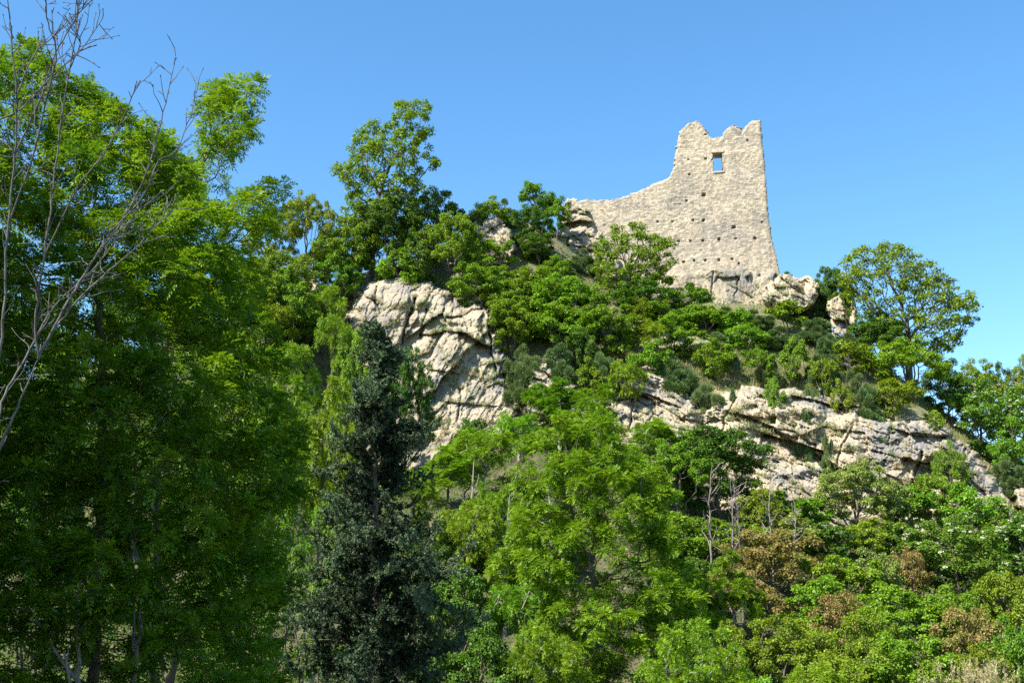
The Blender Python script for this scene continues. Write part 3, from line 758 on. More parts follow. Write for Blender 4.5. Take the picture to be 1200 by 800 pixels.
def outline_tree(name, label, cat, poly, base, Y, lkind, lmat, bark, na, count, size, thick, rng_seed, trunk_px=None, D=0.3, dk=0.5, gap=0.0, gapscale=2.0, tip_n=2, rmax=0.25, rtip=0.012, spread=None, up=0.1, group=None, ytrunk=None, wobble=0.25, back=0.0):
    """a tree of its own whose crown fills the outline it has in the photograph, with real depth"""
    rng = np.random.default_rng(rng_seed)
    poly = np.array(poly, float); lo, hi = poly.min(0), poly.max(0); pts = []
    dmax = None
    while sum(map(len, pts)) < na:
        q = lo + rng.random((na * 4, 2)) * (hi - lo); sd = poly_sd(q, poly); k = sd > 0; q, sd = q[k], sd[k]
        if dmax is None: dmax = sd.max()
        e = np.clip(sd / (dmax * 0.8), 0.06, 1); half = thick * np.sqrt(1 - (1 - e) ** 2)
        dep = (rng.random(len(q)) * 2 - 1); dep = np.sign(dep) * np.abs(dep) ** 0.7
        p = at(q[:, 0], q[:, 1], Y + back * e + dep * half)
        g = fbm(p / gapscale + rng_seed, rng_seed, 2)
        pts.append(p[(g > -0.45 + gap)])
    attr = np.concatenate(pts)[:na]
    b = at(base[0], base[1], Y); x0 = b[0]; g = float(gz(x0, Y)[0])
    root = empty(name, (x0, Y, g), label, cat, group)
    org = np.array([x0, Y, g])
    tp = trunk_px or [base]
    ks = [org + np.array([0, 0, -0.3])]
    for px, py, *yy in tp: ks.append(at(px, py, Y + (yy[0] if yy else 0)))
    tr = [ks[0]]
    for a, b2 in zip(ks[:-1], ks[1:]):
        m = max(1, int(np.linalg.norm(b2 - a) / (D * 1.2)))
        for f in range(1, m + 1): tr.append(a + (b2 - a) * f / m + rng.normal(0, 0.03, 3) * (f < m))
    bv, bf, lv, lf, lt, pos, par, c = leafy(attr, tr, D, dk, rng, lkind, count, size, rtip=rtip, rmin=0.004, rmax=rmax, up=up, spread=spread, tip_n=tip_n, wobble=wobble)
    link('crown', mesh_np('crown', lv - org, lf, lt), LM[lmat], root)
    link('trunk', mesh_np('trunk', bv - org, bf), bark, root)
    return root

# ------------------------------------------------------------------ single trees with outlines of their own
def big_trees():
    outline_tree('oak_tree', 'tall knotty oak on the ridge above the pale cliff, highest crown left of the castle', 'tree',
        [(386, 196), (395, 186), (408, 190), (412, 170), (420, 148), (432, 142), (446, 148), (452, 152), (460, 140), (458, 125), (470, 117), (485, 114), (500, 118), (505, 130), (500, 142), (510, 152), (506, 168), (498, 178), (520, 186), (516, 196), (500, 194), (486, 192), (490, 205), (500, 222), (490, 245), (500, 285), (470, 300), (440, 300), (410, 290), (395, 262), (404, 238), (402, 215), (390, 206)],
        (436, 318), 112, 'broad', 'oak', BARK, 1100, 24000, 0.26, 3.4, 11, [(437, 290), (436, 262), (444, 235)], D=0.42, dk=0.62, gap=0.18, gapscale=1.5, rmax=0.34, rtip=0.026, spread=0.55)
    outline_tree('oak_tree', 'small open oak standing in front of the castle wall', 'tree',
        [(694, 300), (700, 282), (716, 275), (718, 262), (726, 264), (736, 262), (742, 258), (752, 264), (760, 276), (772, 272), (784, 276), (794, 292), (796, 306), (784, 312), (778, 318), (790, 328), (784, 336), (766, 330), (752, 336), (730, 345), (705, 345), (694, 328)],
        (738, 352), 116, 'broad', 'maple', BARK, 600, 13000, 0.24, 3.0, 12, [(738, 340), (740, 322)], D=0.36, dk=0.55, gap=0.16, gapscale=1.3, rmax=0.24, rtip=0.024, spread=0.52)
    outline_tree('oak_tree', 'wide spreading oak with dark limbs against the sky, right of the castle rock', 'tree',
        [(984, 318), (990, 296), (1000, 288), (1020, 284), (1042, 283), (1056, 288), (1070, 294), (1084, 300), (1096, 308), (1108, 322), (1116, 330), (1126, 326), (1142, 338), (1150, 352), (1148, 372), (1138, 388), (1122, 408), (1100, 420), (1070, 414), (1046, 405), (1020, 402), (1004, 398), (1004, 380), (994, 352), (980, 335)],
        (1064, 436), 115, 'broad', 'oak', BARK, 1100, 22000, 0.25, 4.2, 13, [(1066, 412), (1064, 395)], D=0.45, dk=0.68, gap=0.20, gapscale=1.6, rmax=0.36, rtip=0.030, spread=0.55)
    outline_tree('ash_tree', 'large bright green ash in the middle of the lower slope, tallest below the cliffs', 'tree',
        [(598, 560), (606, 520), (622, 500), (640, 505), (655, 480), (672, 470), (690, 462), (706, 476), (724, 492), (736, 520), (752, 540), (776, 548), (790, 575), (800, 610), (806, 650), (826, 690), (848, 740), (850, 800), (800, 850), (620, 850), (600, 790), (604, 740), (620, 700), (606, 660), (600, 610)],
        (706, 860), 57, 'pinnate', 'ash', BARK, 2600, 340000, 0.125, 3.6, 14, [(704, 800), (700, 730), (692, 660)], D=0.32, dk=0.55, gap=0.30, gapscale=1.7, rmax=0.22, rtip=0.013, spread=0.42)
    outline_tree('ash_tree', 'huge dark leafy ash filling the left side of the foreground', 'tree',
        [(-160, 130), (-90, 80), (-30, 68), (10, 52), (38, 50), (60, 64), (78, 96), (104, 80), (122, 84), (142, 112), (160, 140), (186, 152), (206, 176), (224, 196), (240, 230), (262, 262), (276, 300), (300, 340), (312, 380), (330, 420), (346, 470), (362, 530), (366, 570), (350, 620), (340, 670), (334, 730), (322, 800), (310, 880), (-160, 900), (-200, 500)],
        (112, 905), 21, 'pinnate', 'ash_dark', BARK, 4200, 430000, 0.098, 3.0, 15, [(108, 800), (112, 690), (118, 560), (120, 430), (110, 300)], D=0.2, dk=0.34, gap=0.22, gapscale=0.9, rmax=0.11, rtip=0.0062, spread=0.23)
    outline_tree('ash_tree', 'sunlit ash with a bare limb reaching right against the sky, behind the huge dark ash', 'tree',
        [(150, 150), (186, 156), (210, 168), (232, 172), (236, 150), (226, 138), (240, 128), (242, 104), (254, 92), (272, 88), (290, 94), (302, 98), (302, 120), (296, 138), (312, 160), (310, 178), (296, 176), (290, 188), (276, 192), (268, 178), (252, 186), (240, 206), (250, 224), (276, 226), (294, 212), (306, 206), (318, 212), (330, 208), (336, 222), (326, 236), (334, 252), (318, 268), (304, 284), (296, 306), (310, 330), (300, 372), (276, 400), (220, 410), (170, 300)],
        (178, 880), 26, 'pinnate', 'ash', BARK, 1000, 52000, 0.105, 2.0, 16, [(186, 700), (184, 520), (196, 380), (206, 270)], D=0.24, dk=0.38, gap=0.30, gapscale=0.8, rmax=0.12, rtip=0.008, spread=0.24)
    outline_tree('ash_tree', 'tall unseen ash left of the view, added to shade the huge dark ash', 'tree',  # out of view, added for the shade it casts on the dark ash
        [(-900, 60), (-800, -100), (-620, -190), (-430, -160), (-300, -60), (-240, 80), (-230, 380), (-260, 640), (-340, 860), (-820, 860), (-930, 500)],
        (-560, 980), 17.5, 'pinnate', 'ash_dark', BARK, 2000, 200000, 0.16, 3.4, 17, [(-560, 700), (-555, 400)], D=0.34, dk=0.6, gap=0.0, gapscale=1.2, rmax=0.2, rtip=0.010, spread=0.3)
big_trees()
outline_tree('ash_tree', 'broad unseen ash left of the view, added to deepen the shade on the huge dark ash', 'tree',  # second unseen tree, added and shaped to shade the foreground ash
        [(-1080, 0), (-1000, -400), (-760, -575), (-440, -530), (-230, -260), (-150, 0), (-140, 380), (-200, 640), (-400, 820), (-900, 820), (-1080, 500)],
        (-640, 1100), 13, 'pinnate', 'ash_dark', BARK, 2000, 300000, 0.16, 3.4, 19, [(-640, 700), (-630, 300)], D=0.34, dk=0.6, gap=0.0, gapscale=1.2, rmax=0.2, rtip=0.010, spread=0.32)
print('big trees', round(time.time() - T0, 1))

# ------------------------------------------------------------------ dark blue-green conifer
def conifer():
    rng = np.random.default_rng(5); Y = 35.0
    b = at(432, 880, Y); x0 = float(b[0]); g = float(gz(x0, Y)[0]); top = at(431, 384, Y)[2] - g; H = float(top)
    root = empty('conifer_tree', (x0, Y, g), 'tall irregular blue-green conifer with dead twigs, left of centre below the cliff', 'tree')
    pos = [np.array([0, 0, -0.3])]; par = [-1]; rad = [0.2]
    nz = 66
    for k in range(1, nz + 1):
        f = k / nz; pos.append(np.array([0.12 * math.sin(f * 5), 0.1 * math.cos(f * 4), H * f * 0.985])); par.append(k - 1); rad.append(0.20 * (1 - f) ** 0.8 + 0.012)
    sp, sd_ = [], []
    for k in range(5, nz + 1):
        f = k / nz; m = rng.integers(4, 7) if f > 0.1 else 4
        prof = (1 - f) ** 0.70 * 3.6 * (1 - 0.35 * max(0, 0.25 - f) / 0.25) + 0.30
        for _ in range(m):
            a = rng.uniform(0, 6.283); L = prof * rng.uniform(0.45, 1.12) * (1 + 0.25 * math.sin(2 * a + 7 * f) + 0.2 * math.sin(3 * a - 23 * f))
            if math.sin(5 * a + 31 * f) > 0.55: L *= 0.5
            if rng.random() < 0.10: L *= 1.18
            n = max(3, int(L / 0.22)); p = pos[k].copy(); pi = k; el = rng.uniform(-0.05, 0.35) + 0.5 * f
            dirn = np.array([math.cos(a) * math.cos(el), math.sin(a) * math.cos(el), math.sin(el)])
            dead = rng.random() < 0.07
            for q in range(n):
                dirn = norm(dirn + rng.normal(0, 0.13, 3) + np.array([0, 0, -0.05 + 0.09 * (q / n)]))
                p = p + dirn * L / n; pos.append(p); par.append(pi); rad.append(0.022 * (L / 2.5) * (1 - q / n) + 0.006); pi = len(pos) - 1
                t = (q + 1) / n
                if t > 0.14 and not dead:
                    for _s in range(rng.integers(2, 5)):
                        sl = 0.42 * L ** 0.5 * (1.15 - t * 0.7) * rng.uniform(0.4, 1.0)
                        sdv = norm(dirn * 0.6 + rng.normal(0, 0.55, 3) + np.array([0, 0, 0.22])); s0 = p.copy(); si = pi
                        for w in range(max(2, int(sl / 0.15))):
                            sdv = norm(sdv + rng.normal(0, 0.16, 3) + np.array([0, 0, 0.05])); s0 = s0 + sdv * 0.15
                            pos.append(s0); par.append(si); rad.append(0.005); si = len(pos) - 1
                            sp.append(s0); sd_.append(sdv)
                            if rng.random() < 0.5:
                                sp.append(s0 + norm(sdv + rng.normal(0, 0.9, 3)) * 0.12); sd_.append(norm(sdv + rng.normal(0, 0.7, 3)))
    pos = np.array(pos); par = np.array(par); rad = np.array(rad)
    bv, bf = tubes(pos, par, rad, 0.0045, 5)
    sp = np.array(sp); sd_ = np.array(sd_); M = len(sp); k = 25
    P = np.repeat(sp, k, 0) - np.repeat(sd_, k, 0) * rng.uniform(0, 0.16, (M * k, 1)); D = np.repeat(sd_, k, 0) * 0.75 + rng.normal(0, 0.55, (M * k, 3))
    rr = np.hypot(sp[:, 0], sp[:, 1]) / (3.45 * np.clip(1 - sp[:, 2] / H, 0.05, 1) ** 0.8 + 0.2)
    tn = np.repeat(np.clip(-0.12 + 0.75 * rr ** 1.4 + rng.normal(0, 0.28, M), 0, 1), k) + rng.normal(0, 0.1, M * k)  # outer needles paler: new growth, plus sunlight painted into the tips
    V, F = diamonds(P, D, rng.normal(0, 1, P.shape), rng.uniform(0.06, 0.11, M * k), 0.030, 0.1)
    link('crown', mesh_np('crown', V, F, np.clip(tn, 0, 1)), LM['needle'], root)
    link('trunk', mesh_np('trunk', bv, bf), bark_mat('conifer_bark', (0.05, 0.04, 0.032), (0.15, 0.125, 0.07)), root)
    print('conifer', M * k)
conifer()

# ------------------------------------------------------------------ leafless tree at the left edge, close by
def bare_tree():
    rng = np.random.default_rng(8); Y = 11.0
    base = at(-60, 760, Y); g = float(gz(base[0], Y)[0]); org = np.array([base[0], Y, g])
    root = empty('bare_tree', org, 'leafless grey tree with thin forking branches, nearest at the left edge', 'tree')
    limbs = [  # pixel polylines from trunk outward, start radius in pixels, depth drift
     ([(-70, 760), (-40, 640), (-8, 540), (20, 478), (45, 420)], 10, 0.0),
     ([(45, 420), (74, 362), (112, 300), (150, 250), (176, 192), (192, 132), (206, 66)], 5.0, 0.5),
     ([(45, 420), (40, 380), (52, 300), (62, 220), (72, 140), (82, 80), (92, 20), (96, -20)], 4.2, -0.5),
     ([(-30, 620), (-8, 470), (4, 380), (8, 280), (18, 180), (20, 110), (12, 40), (8, -20)], 6, -0.8),
     ([(60, 390), (92, 350), (130, 315), (160, 290), (186, 262), (202, 232)], 3.0, 0.9),
     ([(18, 180), (46, 120), (66, 60), (90, 20), (104, -4)], 3.4, -0.3),
     ([(10, 262), (40, 180), (56, 110), (68, 62), (54, 20), (52, -10)], 3.0, -1.2),
     ([(112, 300), (126, 276), (150, 272), (180, 268), (204, 244)], 2.2, 0.3),
     ([(130, 270), (168, 232), (186, 186), (206, 180), (226, 130), (230, 100)], 2.4, 0.7),
     ([(150, 250), (172, 240), (196, 226)], 1.8, 0.4),
     ([(-8, 540), (0, 470), (30, 420), (60, 360), (116, 310), (150, 262)], 5, 0.6),
     ([(0, 140), (24, 130), (60, 90), (95, 60), (120, 22)], 2.6, -0.6),
     ([(20, 110), (40, 62), (62, 44), (104, 0)], 2.2, -0.2),
     ([(82, 80), (96, 50), (88, 32)], 1.6, -0.4), ([(52, 300), (90, 220), (130, 170), (160, 100)], 2.2, -0.4)]
    SC = {}
    bid = 0
    for px, r0, dr in limbs:
        px = np.array(px, float); n0 = len(px)
        t = np.linspace(0, n0 - 1, (n0 - 1) * 6 + 1)
        # smooth the hand-set points
        X = np.interp(t, range(n0), px[:, 0]); Z = np.interp(t, range(n0), px[:, 1])
        for _ in range(3): X[1:-1] = (X[:-2] + 2 * X[1:-1] + X[2:]) / 4; Z[1:-1] = (Z[:-2] + 2 * Z[1:-1] + Z[2:]) / 4
        X[1:-1] += rng.normal(0, 0.6, len(X) - 2); f = t / (n0 - 1)
        P = at(X, Z, Y + dr * f) ; rad = (r0 * (1 - f) ** 0.8 * 0.27 + 0.40) * Y / FPX
        pos = list(P); par = list(range(-1, len(P) - 1)); rd = list(rad)
        for q in range(3, len(P)):
            if rng.random() < (0.8 if r0 < 8 else 0.2):
                d = norm(P[q] - P[q - 1]); s = norm(d * 0.8 + rng.normal(0, 0.6, 3) + np.array([0, 0, 0.25])); L = rng.uniform(0.10, 0.55) * (0.5 + 0.5 * (1 - f[q])); p = P[q]; pi = q
                m = max(2, int(L / 0.07))
                for w in range(m):
                    s = norm(s + rng.normal(0, 0.14, 3) + np.array([0, 0, 0.06])); p = p + s * L / m
                    pos.append(p); par.append(pi); rd.append(0.0046 * (1 - 0.6 * w / m)); pi = len(pos) - 1
                    if rng.random() < 0.3:
                        e = norm(s + rng.normal(0, 0.7, 3)) * 0.07; pos.append(p + e); par.append(pi); rd.append(0.0034)
                pos.append(p + s * 0.03); par.append(pi); rd.append(0.006)
        bv, bf = tubes(np.array(pos), np.array(par), np.array(rd), 0.0, 7)
        nm = 'trunk' if bid == 0 else 'branch'; bid += 1
        link(nm, mesh_np(nm, bv - org, bf), BARK_GREY, root)
BARK_GREY = bark_mat('lichen_grey_bark', (0.05, 0.046, 0.042), (0.14, 0.131, 0.118), 14)
bare_tree()

# ------------------------------------------------------------------ slender dead stems among the trees
def snag(px, top, bot, Y, label, seed, r=0.09, mat=None, name='dead_tree', n=16, group=None):
    rng = np.random.default_rng(seed)
    b = at(px, bot, Y); g = float(gz(b[0], Y)[0]); org = np.array([b[0], Y, g]); H = float(at(px, top, Y)[2] - g)
    root = empty(name, org, label, 'tree', group)
    k = 24; f = np.linspace(0, 1, k)
    tr = np.stack([0.25 * np.sin(f * 4 + seed) * f, 0.2 * np.cos(f * 3 + seed) * f, f * H - 0.2], -1)
    tr[:, :2] += rng.normal(0, 0.03, (k, 2))
    rad = r * (1 - f) ** 0.7 + 0.014
    bv, bf = tubes(tr, np.arange(-1, k - 1), rad, 0, 7); link('trunk', mesh_np('trunk', bv, bf), mat or BARK_DRY, root)
    for _ in range(n):
        q = rng.integers(int(k * 0.45), k - 1); a = rng.uniform(0, 6.28); p = tr[q]; L = rng.uniform(0.5, 1.9) * (1.2 - f[q] * 0.6)
        d = norm(np.array([math.cos(a), math.sin(a), rng.uniform(0.4, 1.4)])); m = max(3, int(L / 0.2)); P = [p]; 
        par = [-1]; rd = [rad[q] * 0.5 + 0.008]
        tip = 0
        for w in range(m):
            d = norm(d + rng.normal(0, 0.12, 3) + np.array([0, 0, 0.08])); P.append(P[tip] + d * L / m); par.append(tip); tip = len(P) - 1; rd.append(0.026 * (1 - w / m) + 0.010)
            if rng.random() < 0.4:
                e = norm(d + rng.normal(0, 0.6, 3)) * 0.35; P.append(P[tip] + e); par.append(tip); rd.append(0.010)
        bv, bf = tubes(np.array(P), np.array(par), np.array(rd), 0, 5); link('branch', mesh_np('branch', bv, bf), mat or BARK_DRY, root)

snag(836, 542, 665, 70, 'bleached dead trunk, tallest of the bare stems right of the large bright ash', 3, 0.085)
snag(858, 556, 655, 71, 'thin bleached dead trunk just right of the tallest bare stem', 5, 0.07)
snag(868, 548, 660, 72, 'leaning grey dead stem above the reddish shrubs, rightmost of the close pair', 7, 0.06)
snag(906, 556, 640, 75, 'slim dead stem half hidden behind the reddish shrubs below the cliff hollow', 9, 0.06)
snag(931, 580, 640, 76, 'short pale dead stem beside the pale catkin tree', 11, 0.07)
snag(1002, 420, 480, 103, 'tiny bare twiggy sapling on the slope under the spreading oak', 13, 0.05, n=10)

# ------------------------------------------------------------------ shrubs and trees of the slope: kind, name, column, top row, width, depth, label
GS, GB, GL, GT = 'shrubs on the castle hill', 'broom bushes on the castle hill', 'shrubs of the lower thicket', 'trees on the slope'
ROWS = [
 # ridge left of the castle
 ('oak_gold', 'oak_tree', 362, 214, 74, 109, 'yellow-green oak on the skyline just left of the tall knotty oak', GT, 'tree'),
 ('oak_gold', 'oak_tree', 322, 236, 66, 106, 'yellow-green oak half hidden by the reaching ash limb, left of the skyline oaks', GT, 'tree'),
 ('maple', 'leafy_shrub', 398, 262, 62, 108, 'bright shrub at the left foot of the tall knotty oak', GS),
 ('deep', 'leafy_shrub', 456, 226, 84, 110.5, 'dark rounded bush clinging round the trunk of the tall knotty oak', GS),
 ('deep', 'leafy_shrub', 512, 222, 70, 115, 'darkest bush on the ridge, right of the tall knotty oak', GS),
 ('maple', 'leafy_shrub', 530, 240, 76, 109, 'bright upright bush right above the grassy top of the pale cliff', GS),
 ('deep', 'leafy_shrub', 482, 262, 60, 109, 'shaded bush between the knotty oak and the bright upright bush', GS),
 ('broom', 'broom_bush', 562, 224, 44, 119, 'dark broom on the skyline above the slanting rock slab', GB),
 ('broom', 'broom_bush', 592, 223, 40, 121, 'dark broom on the skyline right of the slanting slab', GB),
 ('maple', 'leafy_shrub', 630, 212, 48, 124, 'bright shrub on the skyline, highest between the oak and the castle', GS),
 ('deep', 'leafy_shrub', 622, 240, 54, 117, 'green bush hanging between the slanting slab and the wall rocks', GS),
 ('deep', 'leafy_shrub', 632, 272, 46, 115.5, 'lower green bush between the slanting slab and the wall rocks', GS),
 ('oak', 'leafy_shrub', 546, 268, 36, 113.5, 'olive bush leaning on the left side of the slanting slab', GS),
 ('deep', 'leafy_shrub', 424, 250, 54, 113, 'shaded bush on the left of the knotty oak trunk', GS),
 ('maple', 'leafy_shrub', 410, 286, 50, 109.5, 'bright low bush on the left end of the pale cliff top', GS),
 ('maple', 'leafy_shrub', 468, 292, 56, 108.5, 'leafy low bush on the middle of the pale cliff top', GS),
 ('oak', 'leafy_shrub', 574, 232, 46, 119, 'olive bush on the skyline just behind the slanting slab', GS),
 ('deep', 'leafy_shrub', 1012, 374, 46, 114, 'shaded bush between the smaller boulder and the trunk of the spreading oak', GS),
 ('broom', 'broom_bush', 986, 384, 40, 112.5, 'broom right under the smaller shaded boulder', GB),
 ('maple', 'leafy_shrub', 318, 292, 70, 101, 'fresh green shrub in the gap right of the huge dark ash, high on the slope', GS),
 ('maple', 'leafy_shrub', 340, 322, 60, 100.5, 'bright shrub just left of the small weathered rock', GS),
 ('lime', 'leafy_shrub', 384, 330, 50, 102.5, 'yellow-green shrub just right of the small weathered rock', GS),
 ('maple', 'leafy_shrub', 590, 326, 60, 106, 'bright bush over the upper right corner of the pale cliff', GS),
 ('maple', 'leafy_shrub', 640, 340, 70, 106.5, 'bright bush in the heart of the thicket left of the small open oak', GS),
 ('maple', 'leafy_shrub', 580, 280, 50, 112, 'bright bush at the foot of the slanting slab', GS),
 ('maple', 'leafy_shrub', 650, 300, 50, 113.5, 'bright bush under the fractured rock knob', GS),
 ('oak', 'leafy_shrub', 760, 346, 50, 112, 'olive bush against the bedrock ledge, right of the small open oak', GS),
 ('maple', 'leafy_shrub', 668, 326, 52, 115, 'bright bush on the slope left of the trunk of the small open oak', GS),
 ('oak', 'leafy_shrub', 636, 292, 44, 117, 'olive bush at the lower left of the fractured rock knob', GS),
 ('broom', 'broom_bush', 684, 284, 36, 119.5, 'small broom lodged in the fractured rock knob under the castle wall', GB),
 ('maple', 'leafy_shrub', 812, 356, 40, 114, 'leafy bush against the bedrock, just right of the bright upright bush', GS),
 ('maple', 'leafy_shrub', 862, 362, 44, 112, 'leafy bush squeezed between the two brooms below the tower', GS),
 ('maple', 'leafy_shrub', 760, 396, 56, 103.5, 'bright leafy bush above the left hump of the cliff band', GS),
 ('oak', 'leafy_shrub', 990, 398, 44, 107, 'olive bush below the smaller boulder, right of the slope brooms', GS),
 ('deep', 'leafy_shrub', 968, 330, 34, 120.5, 'dark shrub filling the gap between the two boulders', GS),  # its dark leaves stand in for the shadow between the boulders
 ('broom', 'broom_bush', 858, 432, 26, 100.5, 'small isolated broom tuft in the left part of the dry grass', GB),
 ('broom', 'broom_bush', 948, 426, 22, 101.5, 'tiny broom tuft alone in the middle of the dry grass', GB),
 ('maple', 'leafy_shrub', 906, 436, 24, 100, 'tiny green shrub in the dry grass below the round bright bush', GS),
 ('oak', 'leafy_shrub', 984, 444, 26, 100.5, 'tiny olive shrub at the right end of the dry grass, above the cliff rim', GS),
 ('maple', 'leafy_shrub', 838, 396, 46, 104.5, 'fresh green bush at the upper left corner of the dry grass', GS),
 ('maple', 'leafy_shrub', 888, 404, 40, 103.5, 'fresh green bush above the dry grass, left of the round bright bush', GS),
 ('oak', 'leafy_shrub', 962, 414, 36, 103, 'yellow-green bush in the dry grass right of the round bright bush', GS),
 ('maple', 'leafy_shrub', 652, 228, 34, 123, 'small bright shrub touching the left end of the castle wall', GS),
 # left slope
 ('oak_gold', 'oak_shrub', 330, 286, 84, 103, 'yellowish oak shrub beside the huge dark ash, left of the weathered rock', GS),
 ('maple', 'leafy_shrub', 396, 292, 56, 106.5, 'fresh green shrub above the left corner of the pale cliff', GS),
 ('oak', 'leafy_shrub', 364, 280, 50, 108.5, 'olive shrub directly above the small weathered rock', GS),
 ('maple', 'leafy_shrub', 362, 356, 62, 102, 'grey-green shrub directly below the small weathered rock', GS),
 ('oak', 'leafy_shrub', 306, 340, 90, 98, 'olive shrub in front of the yellowish oak shrub, at the dark ash edge', GS),
 ('lime', 'leafy_shrub', 392, 362, 46, 99, 'light green shrub at the left edge of the pale cliff', GS),
 ('maple', 'leafy_shrub', 427, 370, 70, 93, 'bright rounded shrub between the conifer tip and the pale cliff', GS),
 ('deep', 'leafy_shrub', 478, 398, 62, 94, 'dark green shrub growing out of the pale cliff foot, right of the conifer tip', GS),
 ('broom', 'broom_bush', 345, 392, 60, 97, 'dark broom low on the slope left of the conifer tip', GB),
 ('lime', 'young_ash', 352, 384, 110, 72, 'sunlit yellow-green young ash left of the conifer, in the middle', GT, 'tall'),
 ('lime', 'young_ash', 392, 420, 72, 66, 'sunlit yellow-green young ash against the left flank of the conifer', GT, 'tall'),
 ('lime', 'young_ash', 318, 430, 84, 62, 'yellow-green young ash showing along the right edge of the huge dark ash', GT, 'tall'),
 ('ash', 'young_ash', 300, 500, 120, 50, 'mid green young ash in the gap between dark ash and conifer', GT, 'tree'),
 ('ash', 'young_ash', 382, 540, 120, 48, 'mid green young ash mostly hidden behind the conifer, low on its left', GT, 'tree'),
 # bushes between the pale cliff and the castle
 ('maple', 'leafy_shrub', 566, 302, 78, 107, 'bright bush on the right shoulder of the pale cliff', GS),
 ('maple', 'leafy_shrub', 618, 310, 84, 110, 'bright bush midway between the pale cliff and the castle', GS),
 ('maple', 'leafy_shrub', 656, 318, 88, 108.5, 'broad leafy bush left of the small open oak', GS),
 ('deep', 'leafy_shrub', 752, 318, 64, 113.5, 'deep shaded bush under the right side of the small open oak', GS),
 ('maple', 'leafy_shrub', 704, 346, 90, 106.5, 'broad leafy bush at the foot of the small open oak', GS),
 ('maple', 'leafy_shrub', 600, 348, 70, 104.5, 'leafy bush right of the cliff corner, above the dark brooms', GS),
 ('maple', 'leafy_shrub', 660, 352, 80, 105, 'leafy bush in the middle of the thicket left of the small open oak', GS),
 ('broom', 'broom_bush', 616, 372, 66, 101.5, 'dark broom right beside the edge of the pale cliff', GB),
 ('broom', 'broom_bush', 652, 374, 70, 102, 'dark broom second from the edge of the pale cliff', GB),
 ('broom', 'broom_bush', 704, 380, 60, 102, 'dark broom third from the edge of the pale cliff', GB),
 ('deep', 'leafy_shrub', 680, 376, 50, 103, 'small dark leafy bush squeezed between two brooms', GS),
 ('lime', 'leafy_shrub', 756, 372, 46, 105, 'yellow-green bush below the shaded side of the small open oak', GS),
 ('lime', 'leafy_shrub', 735, 412, 50, 100.5, 'low yellow-green bush on top of the left hump of the cliff band', GS),
 ('oak', 'leafy_shrub', 690, 420, 40, 101, 'low dry olive bush above the broken cream rock face', GS),
 # below the castle wall
 ('maple', 'leafy_shrub', 804, 328, 52, 116, 'bright upright bush against the wall foot, right of the small open oak', GS),
 ('maple', 'leafy_shrub', 778, 352, 60, 112, 'green bush right of the shaded bush under the wall', GS),
 ('broom', 'broom_bush', 850, 352, 58, 115, 'dense broom below the bedrock, centred under the window', GB),
 ('maple', 'leafy_shrub', 826, 356, 46, 112.5, 'green bush left of the dense broom under the window', GS),
 ('broom', 'broom_bush', 884, 356, 50, 114, 'broom under the right corner of the tower', GB),
 ('maple', 'leafy_shrub', 922, 350, 42, 114.5, 'light green bush in front of the big pitted boulder', GS),
 ('broom', 'broom_bush', 952, 362, 54, 112.5, 'broom in front of the gap between the two boulders', GB),
 ('broom', 'broom_bush', 908, 372, 52, 110, 'broom below the big pitted boulder', GB),
 ('broom', 'broom_bush', 972, 382, 44, 110, 'broom below the smaller shaded boulder', GB),
 ('maple', 'leafy_shrub', 874, 374, 52, 109, 'leafy bush among the brooms below the tower corner', GS),
 ('broom', 'broom_bush', 836, 380, 64, 107.5, 'wide broom on the middle of the slope below the window', GB),
 ('maple', 'leafy_shrub', 786, 372, 56, 107, 'leafy bush on the slope left of the wide broom', GS),
 ('broom', 'broom_bush', 794, 398, 66, 102.5, 'grey-green broom near the left edge of the dry grass', GB),
 ('broom', 'broom_bush', 826, 417, 52, 100, 'round broom with bare stems overhanging the notch of the cliff band', GB),
 ('maple', 'round_shrub', 928, 394, 36, 104, 'small round bright bush alone on the dry grass', GS),
 ('broom', 'broom_bush', 898, 396, 40, 104, 'small broom touching the left of the round bright bush', GB),
 ('broom', 'broom_bush', 962, 394, 46, 105.5, 'broom just right of the round bright bush', GB),
 ('broom', 'broom_bush', 1002, 408, 48, 102.5, 'broom at the upper right corner of the dry grass', GB),
 ('broom', 'broom_bush', 922, 306, 40, 121.5, 'dark broom on top of the big pitted boulder beside the tower', GB),
 ('broom', 'broom_bush', 948, 307, 40, 121, 'dark broom on top of the big pitted boulder, away from the tower', GB),
 ('deep', 'leafy_shrub', 972, 308, 44, 120, 'green shrub between the skyline brooms and the spreading oak', GS),
 ('oak', 'leafy_shrub', 984, 326, 34, 119.4, 'olive shrub on top of the smaller shaded boulder', GS),
 # right shoulder
 ('maple', 'maple_tree', 1064, 390, 84, 107, 'bright leafy maple in front of the trunk of the spreading oak', GT),
 ('maple', 'leafy_shrub', 1028, 396, 54, 109.5, 'bright bush left of the leafy maple, under the spreading oak', GS),
 ('oak', 'leafy_shrub', 1042, 436, 58, 102, 'yellowish low bush at the foot of the leafy maple', GS),
 ('broom', 'broom_bush', 1012, 430, 44, 101.5, 'broom right of the dry grass, in front of the yellowish low bush', GB),
 ('deep', 'leafy_shrub', 1030, 366, 60, 113.5, 'dark bush right behind the smaller boulder', GS),
 ('deep', 'leafy_shrub', 1106, 420, 60, 111, 'dark bush under the right side of the spreading oak', GS),
 ('oak', 'oak_tree', 1140, 416, 60, 112, 'young oak on the skyline right of the spreading oak', GT),
 ('oak', 'oak_tree', 1186, 404, 64, 117, 'oak on the skyline at the right edge', GT),
 ('elder', 'elder_bush', 1164, 444, 100, 105, 'flowering elder on the right skyline slope, above the cliff end', GS),
 ('deep', 'leafy_shrub', 1112, 452, 44, 107, 'dark bush between leafy maple and skyline elder', GS),
